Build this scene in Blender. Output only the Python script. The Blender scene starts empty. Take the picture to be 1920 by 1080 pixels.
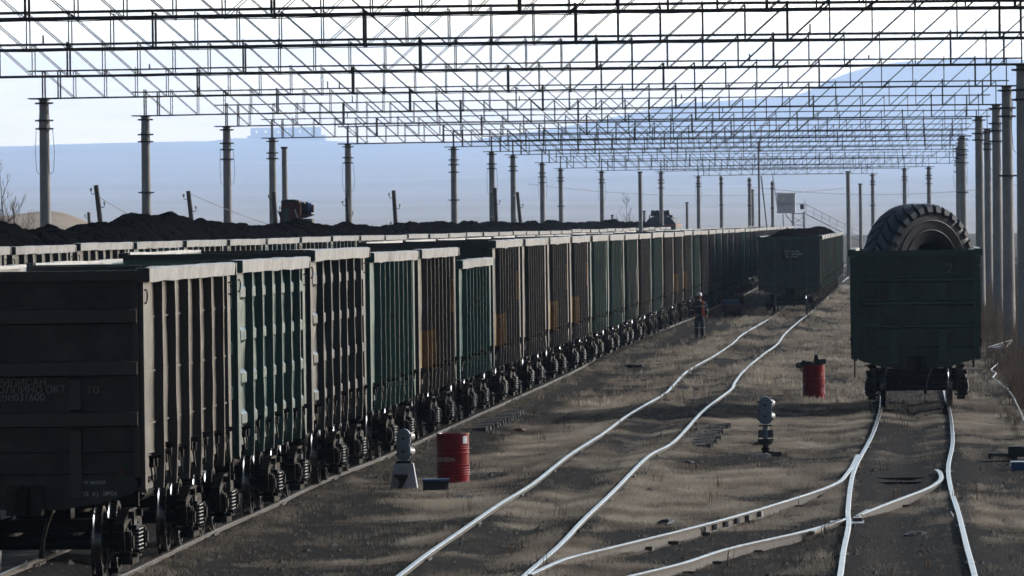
import bpy, bmesh, math, random
import numpy as np
from mathutils import Vector, Matrix, noise
R = math.radians
rnd = random.Random(7)
scn = bpy.context.scene
COL = scn.collection
PI = math.pi

# ------------------------------------------------------------------ camera, sky, sun
CAM = Vector((0, 0, 4.4))
F = 15000.0                                   # focal length in pixels of a 1920 px wide frame
cd = bpy.data.cameras.new('camera'); cam = bpy.data.objects.new('camera', cd); COL.objects.link(cam)
cd.sensor_width = 36; cd.lens = F / 1920 * 36; cd.dof.use_dof = True; cd.dof.focus_distance = 150; cd.dof.aperture_fstop = 14; cd.clip_start = 1; cd.clip_end = 60000
_y = Vector((1705 - 960, 540 - 413, -F)).normalized()
_u = Vector((-0.012, 1, 0)); _z = (_u - _u.dot(_y) * _y).normalized(); _x = _y.cross(_z)
ROT = Matrix((_x, _y, _z))
cam.matrix_world = Matrix.Translation(CAM) @ ROT.to_4x4()
scn.camera = cam
scn.render.resolution_x = 1024; scn.render.resolution_y = 576

def ray(px, py): return ROT @ Vector((px - 960, 540 - py, -F))
def at(px, py, Y):                              # point seen at a pixel, Y metres away
    d = ray(px, py); return CAM + d * (Y / d.y)
def gp(px, py, z=0.0):                          # point seen at a pixel, on height z
    d = ray(px, py); return CAM + d * ((z - CAM.z) / d.z)

SKY_BOOST = 25.0
SUN_AZ, SUN_EL = R(60), R(26)                   # azimuth from +Y towards +X
w = bpy.data.worlds.new('World'); scn.world = w; w.use_nodes = True
nt = w.node_tree; bg = nt.nodes['Background']
sky = nt.nodes.new('ShaderNodeTexSky'); sky.sky_type = 'NISHITA'; sky.sun_disc = False
sky.sun_elevation = SUN_EL; sky.sun_rotation = SUN_AZ; sky.altitude = 300
sky.air_density = 1.0; sky.dust_density = 2.2; sky.ozone_density = 1.0
tc = nt.nodes.new('ShaderNodeTexCoord'); mp = nt.nodes.new('ShaderNodeMapping'); mp.inputs['Scale'].default_value = (5, 5, 60)
nz = nt.nodes.new('ShaderNodeTexNoise'); nz.inputs['Scale'].default_value = 3.2; nz.inputs['Detail'].default_value = 5; nz.inputs['Roughness'].default_value = 0.55
cr = nt.nodes.new('ShaderNodeValToRGB'); cr.color_ramp.elements[0].position = 0.36; cr.color_ramp.elements[1].position = 0.64
cr.color_ramp.elements[0].color = (0.84, 0.83, 0.87, 1); cr.color_ramp.elements[1].color = (1.14, 1.06, 0.98, 1)
mx = nt.nodes.new('ShaderNodeMix'); mx.data_type = 'RGBA'; mx.blend_type = 'MULTIPLY'; mx.inputs[0].default_value = 1
nt.links.new(tc.outputs['Generated'], mp.inputs['Vector']); nt.links.new(mp.outputs['Vector'], nz.inputs['Vector'])
nt.links.new(nz.outputs['Fac'], cr.inputs['Fac'])
nt.links.new(sky.outputs['Color'], mx.inputs[6]); nt.links.new(cr.outputs['Color'], mx.inputs[7])
# brightness boost added to the sky low ahead, lifting thin cloud, haze and reflections
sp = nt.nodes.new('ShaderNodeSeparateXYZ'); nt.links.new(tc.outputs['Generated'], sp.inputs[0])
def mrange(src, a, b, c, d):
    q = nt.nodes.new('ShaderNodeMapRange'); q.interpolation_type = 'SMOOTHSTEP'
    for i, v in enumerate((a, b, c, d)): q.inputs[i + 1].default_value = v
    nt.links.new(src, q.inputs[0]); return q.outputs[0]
fa = mrange(sp.outputs[1], 0.35, 0.97, 0, 1); fe = mrange(sp.outputs[2], 0.0, 0.34, SKY_BOOST, 0)
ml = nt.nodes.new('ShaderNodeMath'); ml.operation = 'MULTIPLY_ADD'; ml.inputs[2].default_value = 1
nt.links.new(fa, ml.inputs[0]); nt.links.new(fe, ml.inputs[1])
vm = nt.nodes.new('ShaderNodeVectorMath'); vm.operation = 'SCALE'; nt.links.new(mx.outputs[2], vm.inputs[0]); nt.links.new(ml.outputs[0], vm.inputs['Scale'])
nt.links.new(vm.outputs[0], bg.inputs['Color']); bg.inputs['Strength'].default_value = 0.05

sd = bpy.data.lights.new('sun', 'SUN'); sd.energy = 3.3; sd.angle = R(0.6); sd.color = (1.0, 0.985, 0.965)
sun = bpy.data.objects.new('sun', sd); COL.objects.link(sun)
sdir = Vector((math.sin(SUN_AZ) * math.cos(SUN_EL), math.cos(SUN_AZ) * math.cos(SUN_EL), math.sin(SUN_EL)))
sun.rotation_euler = sdir.to_track_quat('Z', 'Y').to_euler(); sun.location = (0, 0, 60)
scn.view_settings.view_transform = 'Standard'; scn.view_settings.look = 'None'
scn.view_settings.exposure = 0.15; scn.view_settings.gamma = 1
scn.cycles.max_bounces = 6; scn.cycles.diffuse_bounces = 3; scn.cycles.glossy_bounces = 3
scn.cycles.volume_bounces = 3; scn.cycles.transparent_max_bounces = 8
HAZE = 6.2e-5

# ------------------------------------------------------------------ materials
def mat(name, c1, c2=None, rough=0.6, metal=0.0, scale=2.0, bump=0.0, bscale=30.0, objcolor=False,
        stain=None, stain_lo=0.52, stain_hi=0.62, patches=None, dust=0.0, spec=0.5):
    m = bpy.data.materials.new(name); m.use_nodes = True
    n = m.node_tree.nodes; L = m.node_tree.links; p = n['Principled BSDF']
    tc = n.new('ShaderNodeTexCoord')
    def noi(s, det=6, rg=0.6):
        q = n.new('ShaderNodeTexNoise'); q.inputs['Scale'].default_value = s; q.inputs['Detail'].default_value = det
        q.inputs['Roughness'].default_value = rg; L.new(tc.outputs['Object'], q.inputs['Vector']); return q
    def mixc(f, a, b, mode='MIX'):
        q = n.new('ShaderNodeMix'); q.data_type = 'RGBA'; q.blend_type = mode
        for s, v in ((0, f), (6, a), (7, b)):
            if isinstance(v, bpy.types.NodeSocket): L.new(v, q.inputs[s])
            elif s == 0: q.inputs[0].default_value = v
            else: q.inputs[s].default_value = (*v, 1)
        return q.outputs[2]
    def ramp(src, lo, hi):
        q = n.new('ShaderNodeMapRange'); q.inputs[1].default_value = lo; q.inputs[2].default_value = hi
        L.new(src, q.inputs[0]); return q.outputs[0]
    n1 = noi(scale)
    if objcolor:
        oi = n.new('ShaderNodeObjectInfo')
        a = mixc(1.0, oi.outputs['Color'], (0.72, 0.72, 0.72), 'MULTIPLY')
        col = mixc(ramp(n1.outputs['Fac'], 0.35, 0.65), a, oi.outputs['Color'])
    else:
        c2 = c2 or tuple(min(1, v * 1.35) for v in c1)
        col = mixc(ramp(n1.outputs['Fac'], 0.35, 0.65), c1, c2)
    if patches:                                  # painted rectangles: (ylo, yhi, zlo, zhi) in object space
        sp = n.new('ShaderNodeSeparateXYZ'); L.new(tc.outputs['Object'], sp.inputs[0])
        def cmp(src, v, op):
            q = n.new('ShaderNodeMath'); q.operation = op; L.new(src, q.inputs[0]); q.inputs[1].default_value = v; return q.outputs[0]
        def mul(a, b):
            q = n.new('ShaderNodeMath'); q.operation = 'MULTIPLY'; L.new(a, q.inputs[0]); L.new(b, q.inputs[1]); return q.outputs[0]
        for (y0, y1, z0, z1, pc) in patches:
            f = mul(mul(cmp(sp.outputs[1], y0, 'GREATER_THAN'), cmp(sp.outputs[1], y1, 'LESS_THAN')),
                    mul(cmp(sp.outputs[2], z0, 'GREATER_THAN'), cmp(sp.outputs[2], z1, 'LESS_THAN')))
            wear = ramp(noi(5).outputs['Fac'], 0.3, 0.45)
            col = mixc(mul(f, wear), col, pc)
    if stain:
        n2 = noi(scale * 2.3, 8, 0.7)
        col = mixc(ramp(n2.outputs['Fac'], stain_lo, stain_hi), col, stain)
    if dust:
        n3 = noi(1.1, 8, 0.65)
        q = n.new('ShaderNodeMath'); q.operation = 'MULTIPLY'; L.new(ramp(n3.outputs['Fac'], 0.3, 0.7), q.inputs[0]); q.inputs[1].default_value = dust
        col = mixc(q.outputs[0], col, (0.05, 0.05, 0.049))
    if isinstance(col, bpy.types.NodeSocket): L.new(col, p.inputs['Base Color'])
    n4 = noi(scale * 3)
    mr = n.new('ShaderNodeMapRange'); mr.inputs[3].default_value = max(0.05, rough - 0.1); mr.inputs[4].default_value = min(1, rough + 0.12)
    L.new(n4.outputs['Fac'], mr.inputs[0]); L.new(mr.outputs[0], p.inputs['Roughness'])
    p.inputs['Metallic'].default_value = metal; p.inputs['Specular IOR Level'].default_value = spec
    if bump:
        nb = noi(bscale, 5); b = n.new('ShaderNodeBump'); b.inputs['Strength'].default_value = bump; b.inputs['Distance'].default_value = 0.02
        L.new(nb.outputs['Fac'], b.inputs['Height']); L.new(b.outputs['Normal'], p.inputs['Normal'])
    return m

RUST = (0.024, 0.023, 0.023)
YEL = (0.20, 0.11, 0.02)
M = {}
PK = dict(objcolor=True, rough=0.38, scale=0.9, stain=RUST, stain_lo=0.54, stain_hi=0.70, dust=0.22, bump=0.35, bscale=7)
M['paint'] = mat('wagon_paint', None, **PK)
M['paint_patch'] = mat('wagon_paint_with_ochre_squares', None, patches=[(1.2, 5.6, 1.55, 2.35, YEL), (9.6, 11.4, 2.6, 3.3, YEL)], **PK)
M['sheet'] = mat('dirty_end_sheet', None, **dict(PK, stain=(0.010, 0.009, 0.009), stain_lo=.36, stain_hi=.62, scale=.7, dust=.1))
M['rim'] = mat('worn_rim_steel', (0.225, 0.227, 0.225), (0.36, 0.362, 0.36), rough=0.5, scale=2.2, stain=(0.12, 0.10, 0.08), stain_lo=0.56, stain_hi=0.7, bump=0.3, bscale=9)
M['inner'] = mat('rusty_inner_wall', (0.035, 0.02, 0.016), (0.06, 0.032, 0.022), rough=0.85)
M['black'] = mat('greasy_underframe', (0.003, 0.003, 0.0035), (0.005, 0.005, 0.005), spec=.2, rough=0.5, scale=5)
M['cast'] = mat('cast_bogie_steel', (0.004, 0.004, 0.0045), (0.009, 0.008, 0.008), spec=.28, rough=0.28, scale=6, metal=0.2)
M['spring'] = mat('oily_spring_steel', (0.03, 0.03, 0.032), (0.06, 0.06, 0.06), rough=0.25, scale=6, metal=0.6)
M['tread'] = mat('polished_wheel_tread', (0.06, 0.062, 0.07), (0.12, 0.125, 0.135), rough=0.25, metal=1.0, scale=8)
M['rail'] = mat('polished_rail_head', (0.28, 0.277, 0.27), (0.46, 0.455, 0.44), rough=0.38, metal=1.0, scale=3, stain=(0.14, 0.12, 0.10), stain_lo=0.56, stain_hi=0.70, bump=.15, bscale=5)
M['rail_dull'] = mat('dull_rail_head', (0.16, 0.14, 0.125), (0.25, 0.225, 0.20), rough=0.42, metal=0.9, scale=4, stain=(0.09, 0.06, 0.045), stain_lo=0.5, stain_hi=0.7)
M['web'] = mat('rusty_rail_web', (0.045, 0.037, 0.03), (0.09, 0.078, 0.065), rough=0.7, scale=7)
M['sleeper'] = mat('weathered_timber', (0.06, 0.057, 0.056), (0.12, 0.115, 0.115), rough=0.8, scale=5, bump=0.4)
M['concrete'] = mat('pole_concrete', (0.30, 0.285, 0.27), (0.40, 0.385, 0.37), rough=0.85, scale=1.3, stain=(0.14, 0.12, 0.11), stain_lo=0.6, stain_hi=0.75, bump=0.3)
M['band'] = mat('dark_steel_band', (0.03, 0.028, 0.03), (0.05, 0.045, 0.045), rough=0.6)
M['truss'] = mat('dark_truss_steel', (0.022, 0.020, 0.020), (0.045, 0.038, 0.036), spec=.25, rough=0.75, scale=2)
M['coal'] = mat('coal', (0.003, 0.003, 0.0035), (0.008, 0.008, 0.009), rough=0.85, spec=0.0, scale=6, bump=1.0, bscale=5)
M['rubber'] = mat('tyre_rubber', (0.009, 0.010, 0.013), (0.016, 0.018, 0.022), rough=0.5, scale=4)
M['red'] = mat('red_drum_paint', (0.20, 0.003, 0.008), (0.27, 0.005, 0.011), rough=0.30, scale=4, stain=(0.07, 0.006, 0.008), stain_lo=0.54, stain_hi=0.68, bump=.3, bscale=4, spec=.35)
M['white'] = mat('white_lettering', (0.55, 0.55, 0.55), (0.75, 0.75, 0.75), rough=0.6, scale=30)
M['faded'] = mat('faded_lettering', (0.22, 0.20, 0.18), (0.36, 0.33, 0.29), rough=0.8, scale=25)
M['label'] = mat('drum_label_paper', (0.55, 0.62, 0.68), (0.72, 0.78, 0.82), rough=0.6, scale=20)
M['signal'] = mat('signal_grey_blue_enamel', (0.16, 0.20, 0.26), (0.22, 0.27, 0.33), rough=0.4, scale=6, stain=(0.06, 0.07, 0.08), stain_lo=0.6, stain_hi=0.7)
M['hood'] = mat('signal_hood_enamel', (0.45, 0.43, 0.40), (0.6, 0.58, 0.54), rough=0.35)
M['whitewash'] = mat('whitewashed_concrete', (0.42, 0.43, 0.47), (0.60, 0.61, 0.66), rough=0.85, scale=4, stain=(0.2, 0.19, 0.18), stain_lo=0.55, stain_hi=0.75, bump=0.3)
M['blue'] = mat('blue_paint', (0.03, 0.09, 0.22), (0.06, 0.14, 0.32), rough=0.45, scale=6)
M['greybox'] = mat('cabin_sheet', (0.66, 0.66, 0.68), (0.76, 0.76, 0.78), rough=0.6)
M['green'] = mat('loco_green', (0.03, 0.06, 0.055), (0.05, 0.09, 0.08), rough=0.5)
M['locored'] = mat('loco_red', (0.25, 0.05, 0.03), (0.32, 0.07, 0.04), rough=0.5)
M['machred'] = mat('machine_red', (0.09, 0.018, 0.016), (0.14, 0.028, 0.022), rough=0.6, scale=2, stain=(0.03, 0.025, 0.025), stain_lo=0.5, stain_hi=0.65)
M['glass'] = mat('cab_glass', (0.6, 0.6, 0.6), (0.7, 0.7, 0.7), rough=0.08, metal=0.9)
M['wood'] = mat('weathered_pole_wood', (0.08, 0.07, 0.065), (0.13, 0.115, 0.10), rough=0.85, scale=3)
M['twig'] = mat('bare_twigs', (0.10, 0.075, 0.06), (0.16, 0.12, 0.09), rough=0.9)
M['navy'] = mat('navy_workwear', (0.012, 0.016, 0.03), (0.02, 0.026, 0.042), rough=0.85, scale=9)
M['orange'] = mat('orange_vest', (0.34, 0.05, 0.012), (0.42, 0.07, 0.02), rough=0.7, scale=9)
M['reflect'] = mat('reflective_tape', (0.25, 0.25, 0.26), (0.36, 0.36, 0.38), rough=0.35)
M['skin'] = mat('skin', (0.30, 0.17, 0.12), (0.36, 0.21, 0.15), rough=0.55)
M['helmet'] = mat('white_helmet', (0.5, 0.5, 0.5), (0.6, 0.6, 0.6), rough=0.3)
M['balaclava'] = mat('dark_red_hood', (0.16, 0.02, 0.03), (0.22, 0.03, 0.04), rough=0.9)
M['scrap'] = mat('pale_scrap', (0.35, 0.34, 0.32), (0.55, 0.54, 0.50), rough=0.5)
M['debris'] = mat('dark_debris', (0.012, 0.014, 0.014), (0.03, 0.034, 0.034), rough=0.6)
M['rock'] = mat('dusty_stone', (0.05, 0.046, 0.042), (0.11, 0.10, 0.09), rough=0.9, scale=9)

# ------------------------------------------------------------------ mesh building
class MB:
    def __init__(s): s.v = []; s.f = []
    def add(s, vs, fs):
        b = len(s.v); s.v += [tuple(v) for v in vs]; s.f += [tuple(i + b for i in f) for f in fs]; return s
    def box(s, c, d, rz=0, ry=0, rx=0):
        hx, hy, hz = d[0] / 2, d[1] / 2, d[2] / 2
        vs = [Vector((x, y, z)) for x in (-hx, hx) for y in (-hy, hy) for z in (-hz, hz)]
        if rz or ry or rx:
            m = Matrix.Rotation(rz, 3, 'Z') @ Matrix.Rotation(ry, 3, 'Y') @ Matrix.Rotation(rx, 3, 'X'); vs = [m @ v for v in vs]
        c = Vector(c)
        return s.add([v + c for v in vs], [(0, 1, 3, 2), (4, 6, 7, 5), (0, 4, 5, 1), (2, 3, 7, 6), (0, 2, 6, 4), (1, 5, 7, 3)])
    def bar(s, p, q, w=0.05, h=None, up=(0, 0, 1)):
        p = Vector(p); q = Vector(q); d = (q - p)
        if d.length < 1e-6: return s
        d.normalize(); u = Vector(up)
        if abs(d.dot(u)) > 0.95: u = Vector((0, 1, 0))
        a = d.cross(u).normalized(); b = a.cross(d); h = h or w
        vs = [e + a * (sx * w / 2) + b * (sy * h / 2) for e in (p, q) for sx, sy in ((-1, -1), (1, -1), (1, 1), (-1, 1))]
        return s.add(vs, [(0, 3, 2, 1), (4, 5, 6, 7), (0, 1, 5, 4), (1, 2, 6, 5), (2, 3, 7, 6), (3, 0, 4, 7)])
    def lathe(s, prof, c=(0, 0, 0), axis='Z', n=24, caps=True, m=None):
        vs = []; k = len(prof)
        for i in range(n):
            a = 2 * PI * i / n; ca, sa = math.cos(a), math.sin(a)
            for r, h in prof:
                v = (r * ca, r * sa, h) if axis == 'Z' else ((h, r * ca, r * sa) if axis == 'X' else (r * ca, h, r * sa))
                v = Vector(v)
                if m is not None: v = m @ v
                vs.append(v + Vector(c))
        fs = [(i * k + j, ((i + 1) % n) * k + j, ((i + 1) % n) * k + j + 1, i * k + j + 1) for i in range(n) for j in range(k - 1)]
        if caps:
            fs.append(tuple(i * k for i in range(n))[::-1]); fs.append(tuple(i * k + k - 1 for i in range(n)))
        return s.add(vs, fs)
    def cyl(s, p, q, r, r2=None, n=10):
        p = Vector(p); q = Vector(q); d = (q - p); r2 = r if r2 is None else r2
        m = d.to_track_quat('Z', 'Y').to_matrix()
        return s.lathe([(r, 0), (r2, d.length)], c=p, n=n, m=m)
    def tube(s, pts, r, n=6):
        pts = [Vector(p) for p in pts]; k = len(pts); vs = []
        rs = r if isinstance(r, (list, tuple)) else [r] * k
        pa = None
        for i, p in enumerate(pts):
            d = (pts[min(i + 1, k - 1)] - pts[max(i - 1, 0)]).normalized()
            if pa is None: pa = d.orthogonal().normalized()
            pa = (pa - pa.dot(d) * d).normalized(); b = d.cross(pa)
            for j in range(n):
                t = 2 * PI * j / n; vs.append(p + (pa * math.cos(t) + b * math.sin(t)) * rs[i])
        fs = [(i * n + j, i * n + (j + 1) % n, (i + 1) * n + (j + 1) % n, (i + 1) * n + j) for i in range(k - 1) for j in range(n)]
        fs += [tuple(range(n))[::-1], tuple((k - 1) * n + j for j in range(n))]
        return s.add(vs, fs)
    def prism(s, poly, a0, a1, axis='X'):        # polygon in the other two axes, extruded
        def P(u, v, h): return (h, u, v) if axis == 'X' else ((u, h, v) if axis == 'Y' else (u, v, h))
        n = len(poly)
        vs = [P(u, v, a0) for u, v in poly] + [P(u, v, a1) for u, v in poly]
        fs = [tuple(range(n))[::-1], tuple(range(n, 2 * n))] + [(i, (i + 1) % n, n + (i + 1) % n, n + i) for i in range(n)]
        return s.add(vs, fs)
    def grid(s, nx, ny, fn):
        vs = [fn(i / nx, j / ny) for j in range(ny + 1) for i in range(nx + 1)]
        return s.add(vs, [(j * (nx + 1) + i, j * (nx + 1) + i + 1, (j + 1) * (nx + 1) + i + 1, (j + 1) * (nx + 1) + i) for j in range(ny) for i in range(nx)])
    def build(s, name, m, parent=None, smooth=False, fix=True, mats=None):
        me = bpy.data.meshes.new(name); me.from_pydata(s.v, [], s.f)
        if fix:
            b = bmesh.new(); b.from_mesh(me); bmesh.ops.recalc_face_normals(b, faces=b.faces); b.to_mesh(me); b.free()
        me.materials.append(m)
        if smooth: me.polygons.foreach_set('use_smooth', [True] * len(me.polygons)); me.update()
        o = bpy.data.objects.new(name, me); COL.objects.link(o)
        if parent: o.parent = parent
        if smooth == 'auto':
            md = o.modifiers.new('edges', 'EDGE_SPLIT'); md.split_angle = R(35)
        return o

def tag(o, label=None, cat=None, group=None, kind=None):
    if label: o['label'] = label
    if cat: o['category'] = cat
    if group: o['group'] = group
    if kind: o['kind'] = kind
    return o
def empty(name, loc=(0, 0, 0), rz=0):
    o = bpy.data.objects.new(name, None); o.location = loc; o.rotation_euler = (0, 0, rz); COL.objects.link(o); return o
KIDS = {}
def index_kids():
    KIDS.clear()
    for o in bpy.data.objects:
        if o.parent: KIDS.setdefault(o.parent.name, []).append(o)
def copy_tree(o, parent=None, color=None, matmap=None):
    c = o.copy(); COL.objects.link(c); c.parent = parent
    if color: c.color = (*color, 1)
    for ch in KIDS.get(o.name, []): copy_tree(ch, c, color)
    return c
_dg = [None]
def text_mesh(s, size, name, m, parent, loc, rot=(R(90), 0, 0), depth=0.004, align='LEFT', space=1.0):
    cu = bpy.data.curves.new('tmp', 'FONT'); cu.body = s; cu.size = size; cu.extrude = depth / 2; cu.align_x = align; cu.space_character = space
    t = bpy.data.objects.new('tmp', cu); COL.objects.link(t)
    dg = bpy.context.evaluated_depsgraph_get(); dg.update()
    me = bpy.data.meshes.new_from_object(t.evaluated_get(dg)); bpy.data.objects.remove(t)
    me.materials.clear(); me.materials.append(m)
    o = bpy.data.objects.new(name, me); COL.objects.link(o); o.location = loc; o.rotation_euler = rot; o.parent = parent
    return o
def nse(x, y, z=0.0): return noise.noise(Vector((x, y, z)))

# ------------------------------------------------------------------ setting: ground, hills, haze
TRX = {'left': -11.0, 'middle': -5.68, 'right': 0.0, 'loaded': -21.3}
GZ = -0.15
def px_rail(pix, z=0.0): return [tuple(gp(a, b, z)) for a, b in pix]

ML = px_rail([(745, 1080), (800, 1038), (870, 990), (935, 945), (1000, 905), (1062, 856), (1100, 831), (1132, 811), (1180, 776), (1245, 738), (1262, 722), (1290, 694), (1340, 666), (1374, 643), (1390, 628), (1420, 610), (1450, 592)])
MR = px_rail([(983, 1078), (1050, 1020), (1092, 975), (1150, 920), (1215, 855), (1265, 826), (1320, 768), (1370, 730), (1378, 716), (1397, 692), (1432, 663), (1458, 644), (1472, 625), (1500, 600), (1522, 583)])
RL = px_rail([(1575, 1080), (1582, 1030), (1591, 985), (1590, 958), (1594, 915), (1600, 886), (1610, 862), (1632, 822), (1643, 795), (1651, 768)])
RR = px_rail([(1828, 1080), (1812, 1020), (1797, 960), (1783, 915), (1778, 875), (1786, 832), (1785, 800), (1780, 768)])
LR = px_rail([(225, 1078), (300, 1042), (400, 993), (500, 950), (620, 893), (740, 846), (880, 783), (1000, 730), (1080, 693), (1130, 664), (1200, 633), (1295, 597)])
def _interp(tab, x):
    if x <= tab[0][0]: return tab[0][1]
    if x >= tab[-1][0]: return tab[-1][1]
    for (x0, y0), (x1, y1) in zip(tab, tab[1:]):
        if x <= x1: return y0 + (y1 - y0) * (x - x0) / (x1 - x0)
RTAB = [[(p[1], p[0]) for p in r] for r in (ML, MR, RL, RR, LR, [(q[0] - 1.6, q[1], 0) for q in LR])]
_rc = {}
def rails_at(y):
    k = round(y * 4)
    if k not in _rc: _rc[k] = [_interp(t, y) for t in RTAB]
    return _rc[k]
def ground_h(x, y):
    h = 0.04 * nse(x * .45, y * .12) + 0.03 * nse(x * 1.6, y * .8, 4) + 0.015 * nse(x * 5, y * 3, 9)
    for t in TRX.values():
        d = abs(x - t)
        if d < 1.5: h = h * 0.45 - 0.02 * (1 - d / 1.5)
    if -14 < x < 2:
        d = min(abs(x - r) for r in rails_at(y)); k2 = max(0, 1 - (max(0, d - .10) / .85)) 
        k2 = k2 * k2 * (3 - 2 * k2); h = h * (1 - k2) + k2 * (.08 + .012 * nse(x * 2, y * .2, 6))
    if x > 3: h += 0.25 * min(1, (x - 3) / 6) ** 1.5
    k = max(0, 1 - abs(x + 8.3) / 1.6) * -0.04
    if y > 450: h += nse(x * .02, y * .01) * .2
    return GZ + h + k
def coaly(x, y):                                # 0 dry grass .. 1 bare soil black with coal dust
    v = 0.50 + 0.90 * nse(x * .33, y * .075, 3) + 0.62 * nse(x * 1.1, y * .3, 8) + .2 * nse(x * 3, y * 1.1, 5)
    d = abs(x + 9.4)                             # strip beside the left train
    v += 0.55 * max(0, 1 - d / 1.6)
    for t, k in (('middle', .18), ('right', .42), ('left', .6)):
        if abs(x - TRX[t]) < 1.0: v += k
    v += .20 * max(0, 1 - (y - 95) / 40)
    if y < 118 and -4.5 < x < 1: v += 0.35       # inside the turnout
    if y > 300 and x < -8: v += .3
    if x > 1.2: v += .12
    return min(1, max(0, v))
def axis_pts(segs):
    out = []
    for a, b, st in segs:
        n = max(1, int(round((b - a) / st))); out += [a + (b - a) * i / n for i in range(n)]
    return out + [segs[-1][1]]
xs = axis_pts([(-11000, -200, 900), (-200, -40, 16), (-40, -13.5, 1.6), (-13.5, 6, .2), (6, 20, 1), (20, 80, 10), (80, 5500, 700)])
ys = axis_pts([(-60, 70, 13), (70, 92, 2), (92, 150, .3), (150, 230, .5), (230, 420, 1.2), (420, 900, 12), (900, 1500, 60), (1500, 35000, 3350)])
gv = [(x, y, ground_h(x, y) if 60 < y < 1300 and -60 < x < 40 else GZ) for y in ys for x in xs]
nx = len(xs)
gf = [(j * nx + i, j * nx + i + 1, (j + 1) * nx + i + 1, (j + 1) * nx + i) for j in range(len(ys) - 1) for i in range(nx - 1)]
gme = bpy.data.meshes.new('ground'); gme.from_pydata(gv, [], gf)
att = gme.attributes.new('coal_dust', 'FLOAT', 'POINT')
att.data.foreach_set('value', [coaly(v[0], v[1]) if (-40 < v[0] < 30 and v[1] < 900) else 0.35 for v in gv])
gme.polygons.foreach_set('use_smooth', [True] * len(gme.polygons))
go = bpy.data.objects.new('ground', gme); COL.objects.link(go); tag(go, kind='structure')
gm = bpy.data.materials.new('yard_soil'); gm.use_nodes = True
n = gm.node_tree.nodes; L = gm.node_tree.links; p = n['Principled BSDF']
a = n.new('ShaderNodeAttribute'); a.attribute_name = 'coal_dust'
tc = n.new('ShaderNodeTexCoord')
q1 = n.new('ShaderNodeTexNoise'); q1.inputs['Scale'].default_value = 3; q1.inputs['Detail'].default_value = 9; q1.inputs['Roughness'].default_value = .7
L.new(tc.outputs['Object'], q1.inputs['Vector'])
ad = n.new('ShaderNodeMath'); ad.operation = 'MULTIPLY_ADD'; ad.inputs[1].default_value = 0.9; ad.inputs[2].default_value = -0.45; L.new(q1.outputs['Fac'], ad.inputs[0])
ad2 = n.new('ShaderNodeMath'); ad2.operation = 'ADD'; L.new(ad.outputs[0], ad2.inputs[0]); L.new(a.outputs['Fac'], ad2.inputs[1])
rp = n.new('ShaderNodeValToRGB'); rp.color_ramp.elements[0].position = .18; rp.color_ramp.elements[0].color = (0.24, 0.21, 0.175, 1)
rp.color_ramp.elements[1].position = .82; rp.color_ramp.elements[1].color = (0.022, 0.020, 0.018, 1)
e = rp.color_ramp.elements.new(.45); e.color = (0.10, 0.088, 0.076, 1)
L.new(ad2.outputs[0], rp.inputs['Fac']); L.new(rp.outputs['Color'], p.inputs['Base Color']); p.inputs['Roughness'].default_value = .95
p.inputs['Specular IOR Level'].default_value = .05
q2 = n.new('ShaderNodeTexNoise'); q2.inputs['Scale'].default_value = 14; q2.inputs['Detail'].default_value = 6; L.new(tc.outputs['Object'], q2.inputs['Vector'])
bp = n.new('ShaderNodeBump'); bp.inputs['Strength'].default_value = 1.0; bp.inputs['Distance'].default_value = .05
L.new(q2.outputs['Fac'], bp.inputs['Height']); L.new(bp.outputs['Normal'], p.inputs['Normal'])
gme.materials.append(gm)

def interp(tab, x):
    if x <= tab[0][0]: return tab[0][1]
    for (x0, y0), (x1, y1) in zip(tab, tab[1:]):
        if x <= x1: return y0 + (y1 - y0) * (x - x0) / (x1 - x0)
    return tab[-1][1]
def ridge(tab, Y): return [((px - 1705) / F * Y, at(px, py, Y).z) for px, py in tab]
RID1 = ridge([(-1500, 285), (-600, 282), (0, 278), (80, 272), (200, 268), (400, 263), (450, 256), (610, 262), (700, 266), (900, 265), (1200, 268), (1700, 272), (2600, 276)], 32000)
RID2 = ridge([(-1500, 330), (600, 300), (860, 268), (1100, 230), (1280, 193), (1500, 178), (1565, 143), (1620, 126), (1680, 114), (1813, 103), (1920, 108), (2300, 150), (3000, 200)], 36000)
def hill_fn(u, v):
    x = -11500 + 17500 * u; y = 2400 + 33900 * v
    s1 = min(1, max(0, (y - 2400) / 29600)); h1 = interp(RID1, x) * (s1 ** 1.5)
    bumpy = 15 * nse(x * .001, y * .0005) + 8 * nse(x * .0033, y * .0015)
    h = h1 + bumpy * min(1, s1 * 2) * (1.0 if y < 31400 else .4)
    if y > 32000:
        s2 = min(1, (y - 32000) / 4000); r2 = interp(RID2, x)
        h = h1 - 40 * min(1, (y - 32000) / 800) + max(0, r2 - h1 + 40) * s2 ** 1.2 + 8 * nse(x * .003, y * .002)
    return (x, y, h + GZ - (.3 if s1 < .02 else 0))
hills = MB().grid(220, 90, hill_fn).build('hills', mat('dry_hill_steppe', (0.42, 0.41, 0.41), (0.54, 0.53, 0.53), rough=1, scale=.0006, stain=(0.6, 0.6, 0.62), stain_lo=.62, stain_hi=.68, spec=0.1), smooth=True, fix=False)
tag(hills, kind='structure')

hb = MB().box((-2750, 18300, 397), (17700, 36700, 798)).build('haze', mat('haze_air', (1, 1, 1)))
hm = hb.data.materials[0]; hn = hm.node_tree.nodes; hn.remove(hn['Principled BSDF'])
for q in list(hn):
    if q.type != 'OUTPUT_MATERIAL': hn.remove(q)
pv = hn.new('ShaderNodeVolumePrincipled'); pv.inputs['Density'].default_value = HAZE
pv.inputs['Color'].default_value = (0.54, 0.71, 1.0, 1); pv.inputs['Anisotropy'].default_value = 0.5
hm.node_tree.links.new(pv.outputs[0], [q for q in hn if q.type == 'OUTPUT_MATERIAL'][0].inputs['Volume'])
tag(hb, kind='stuff')

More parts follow.
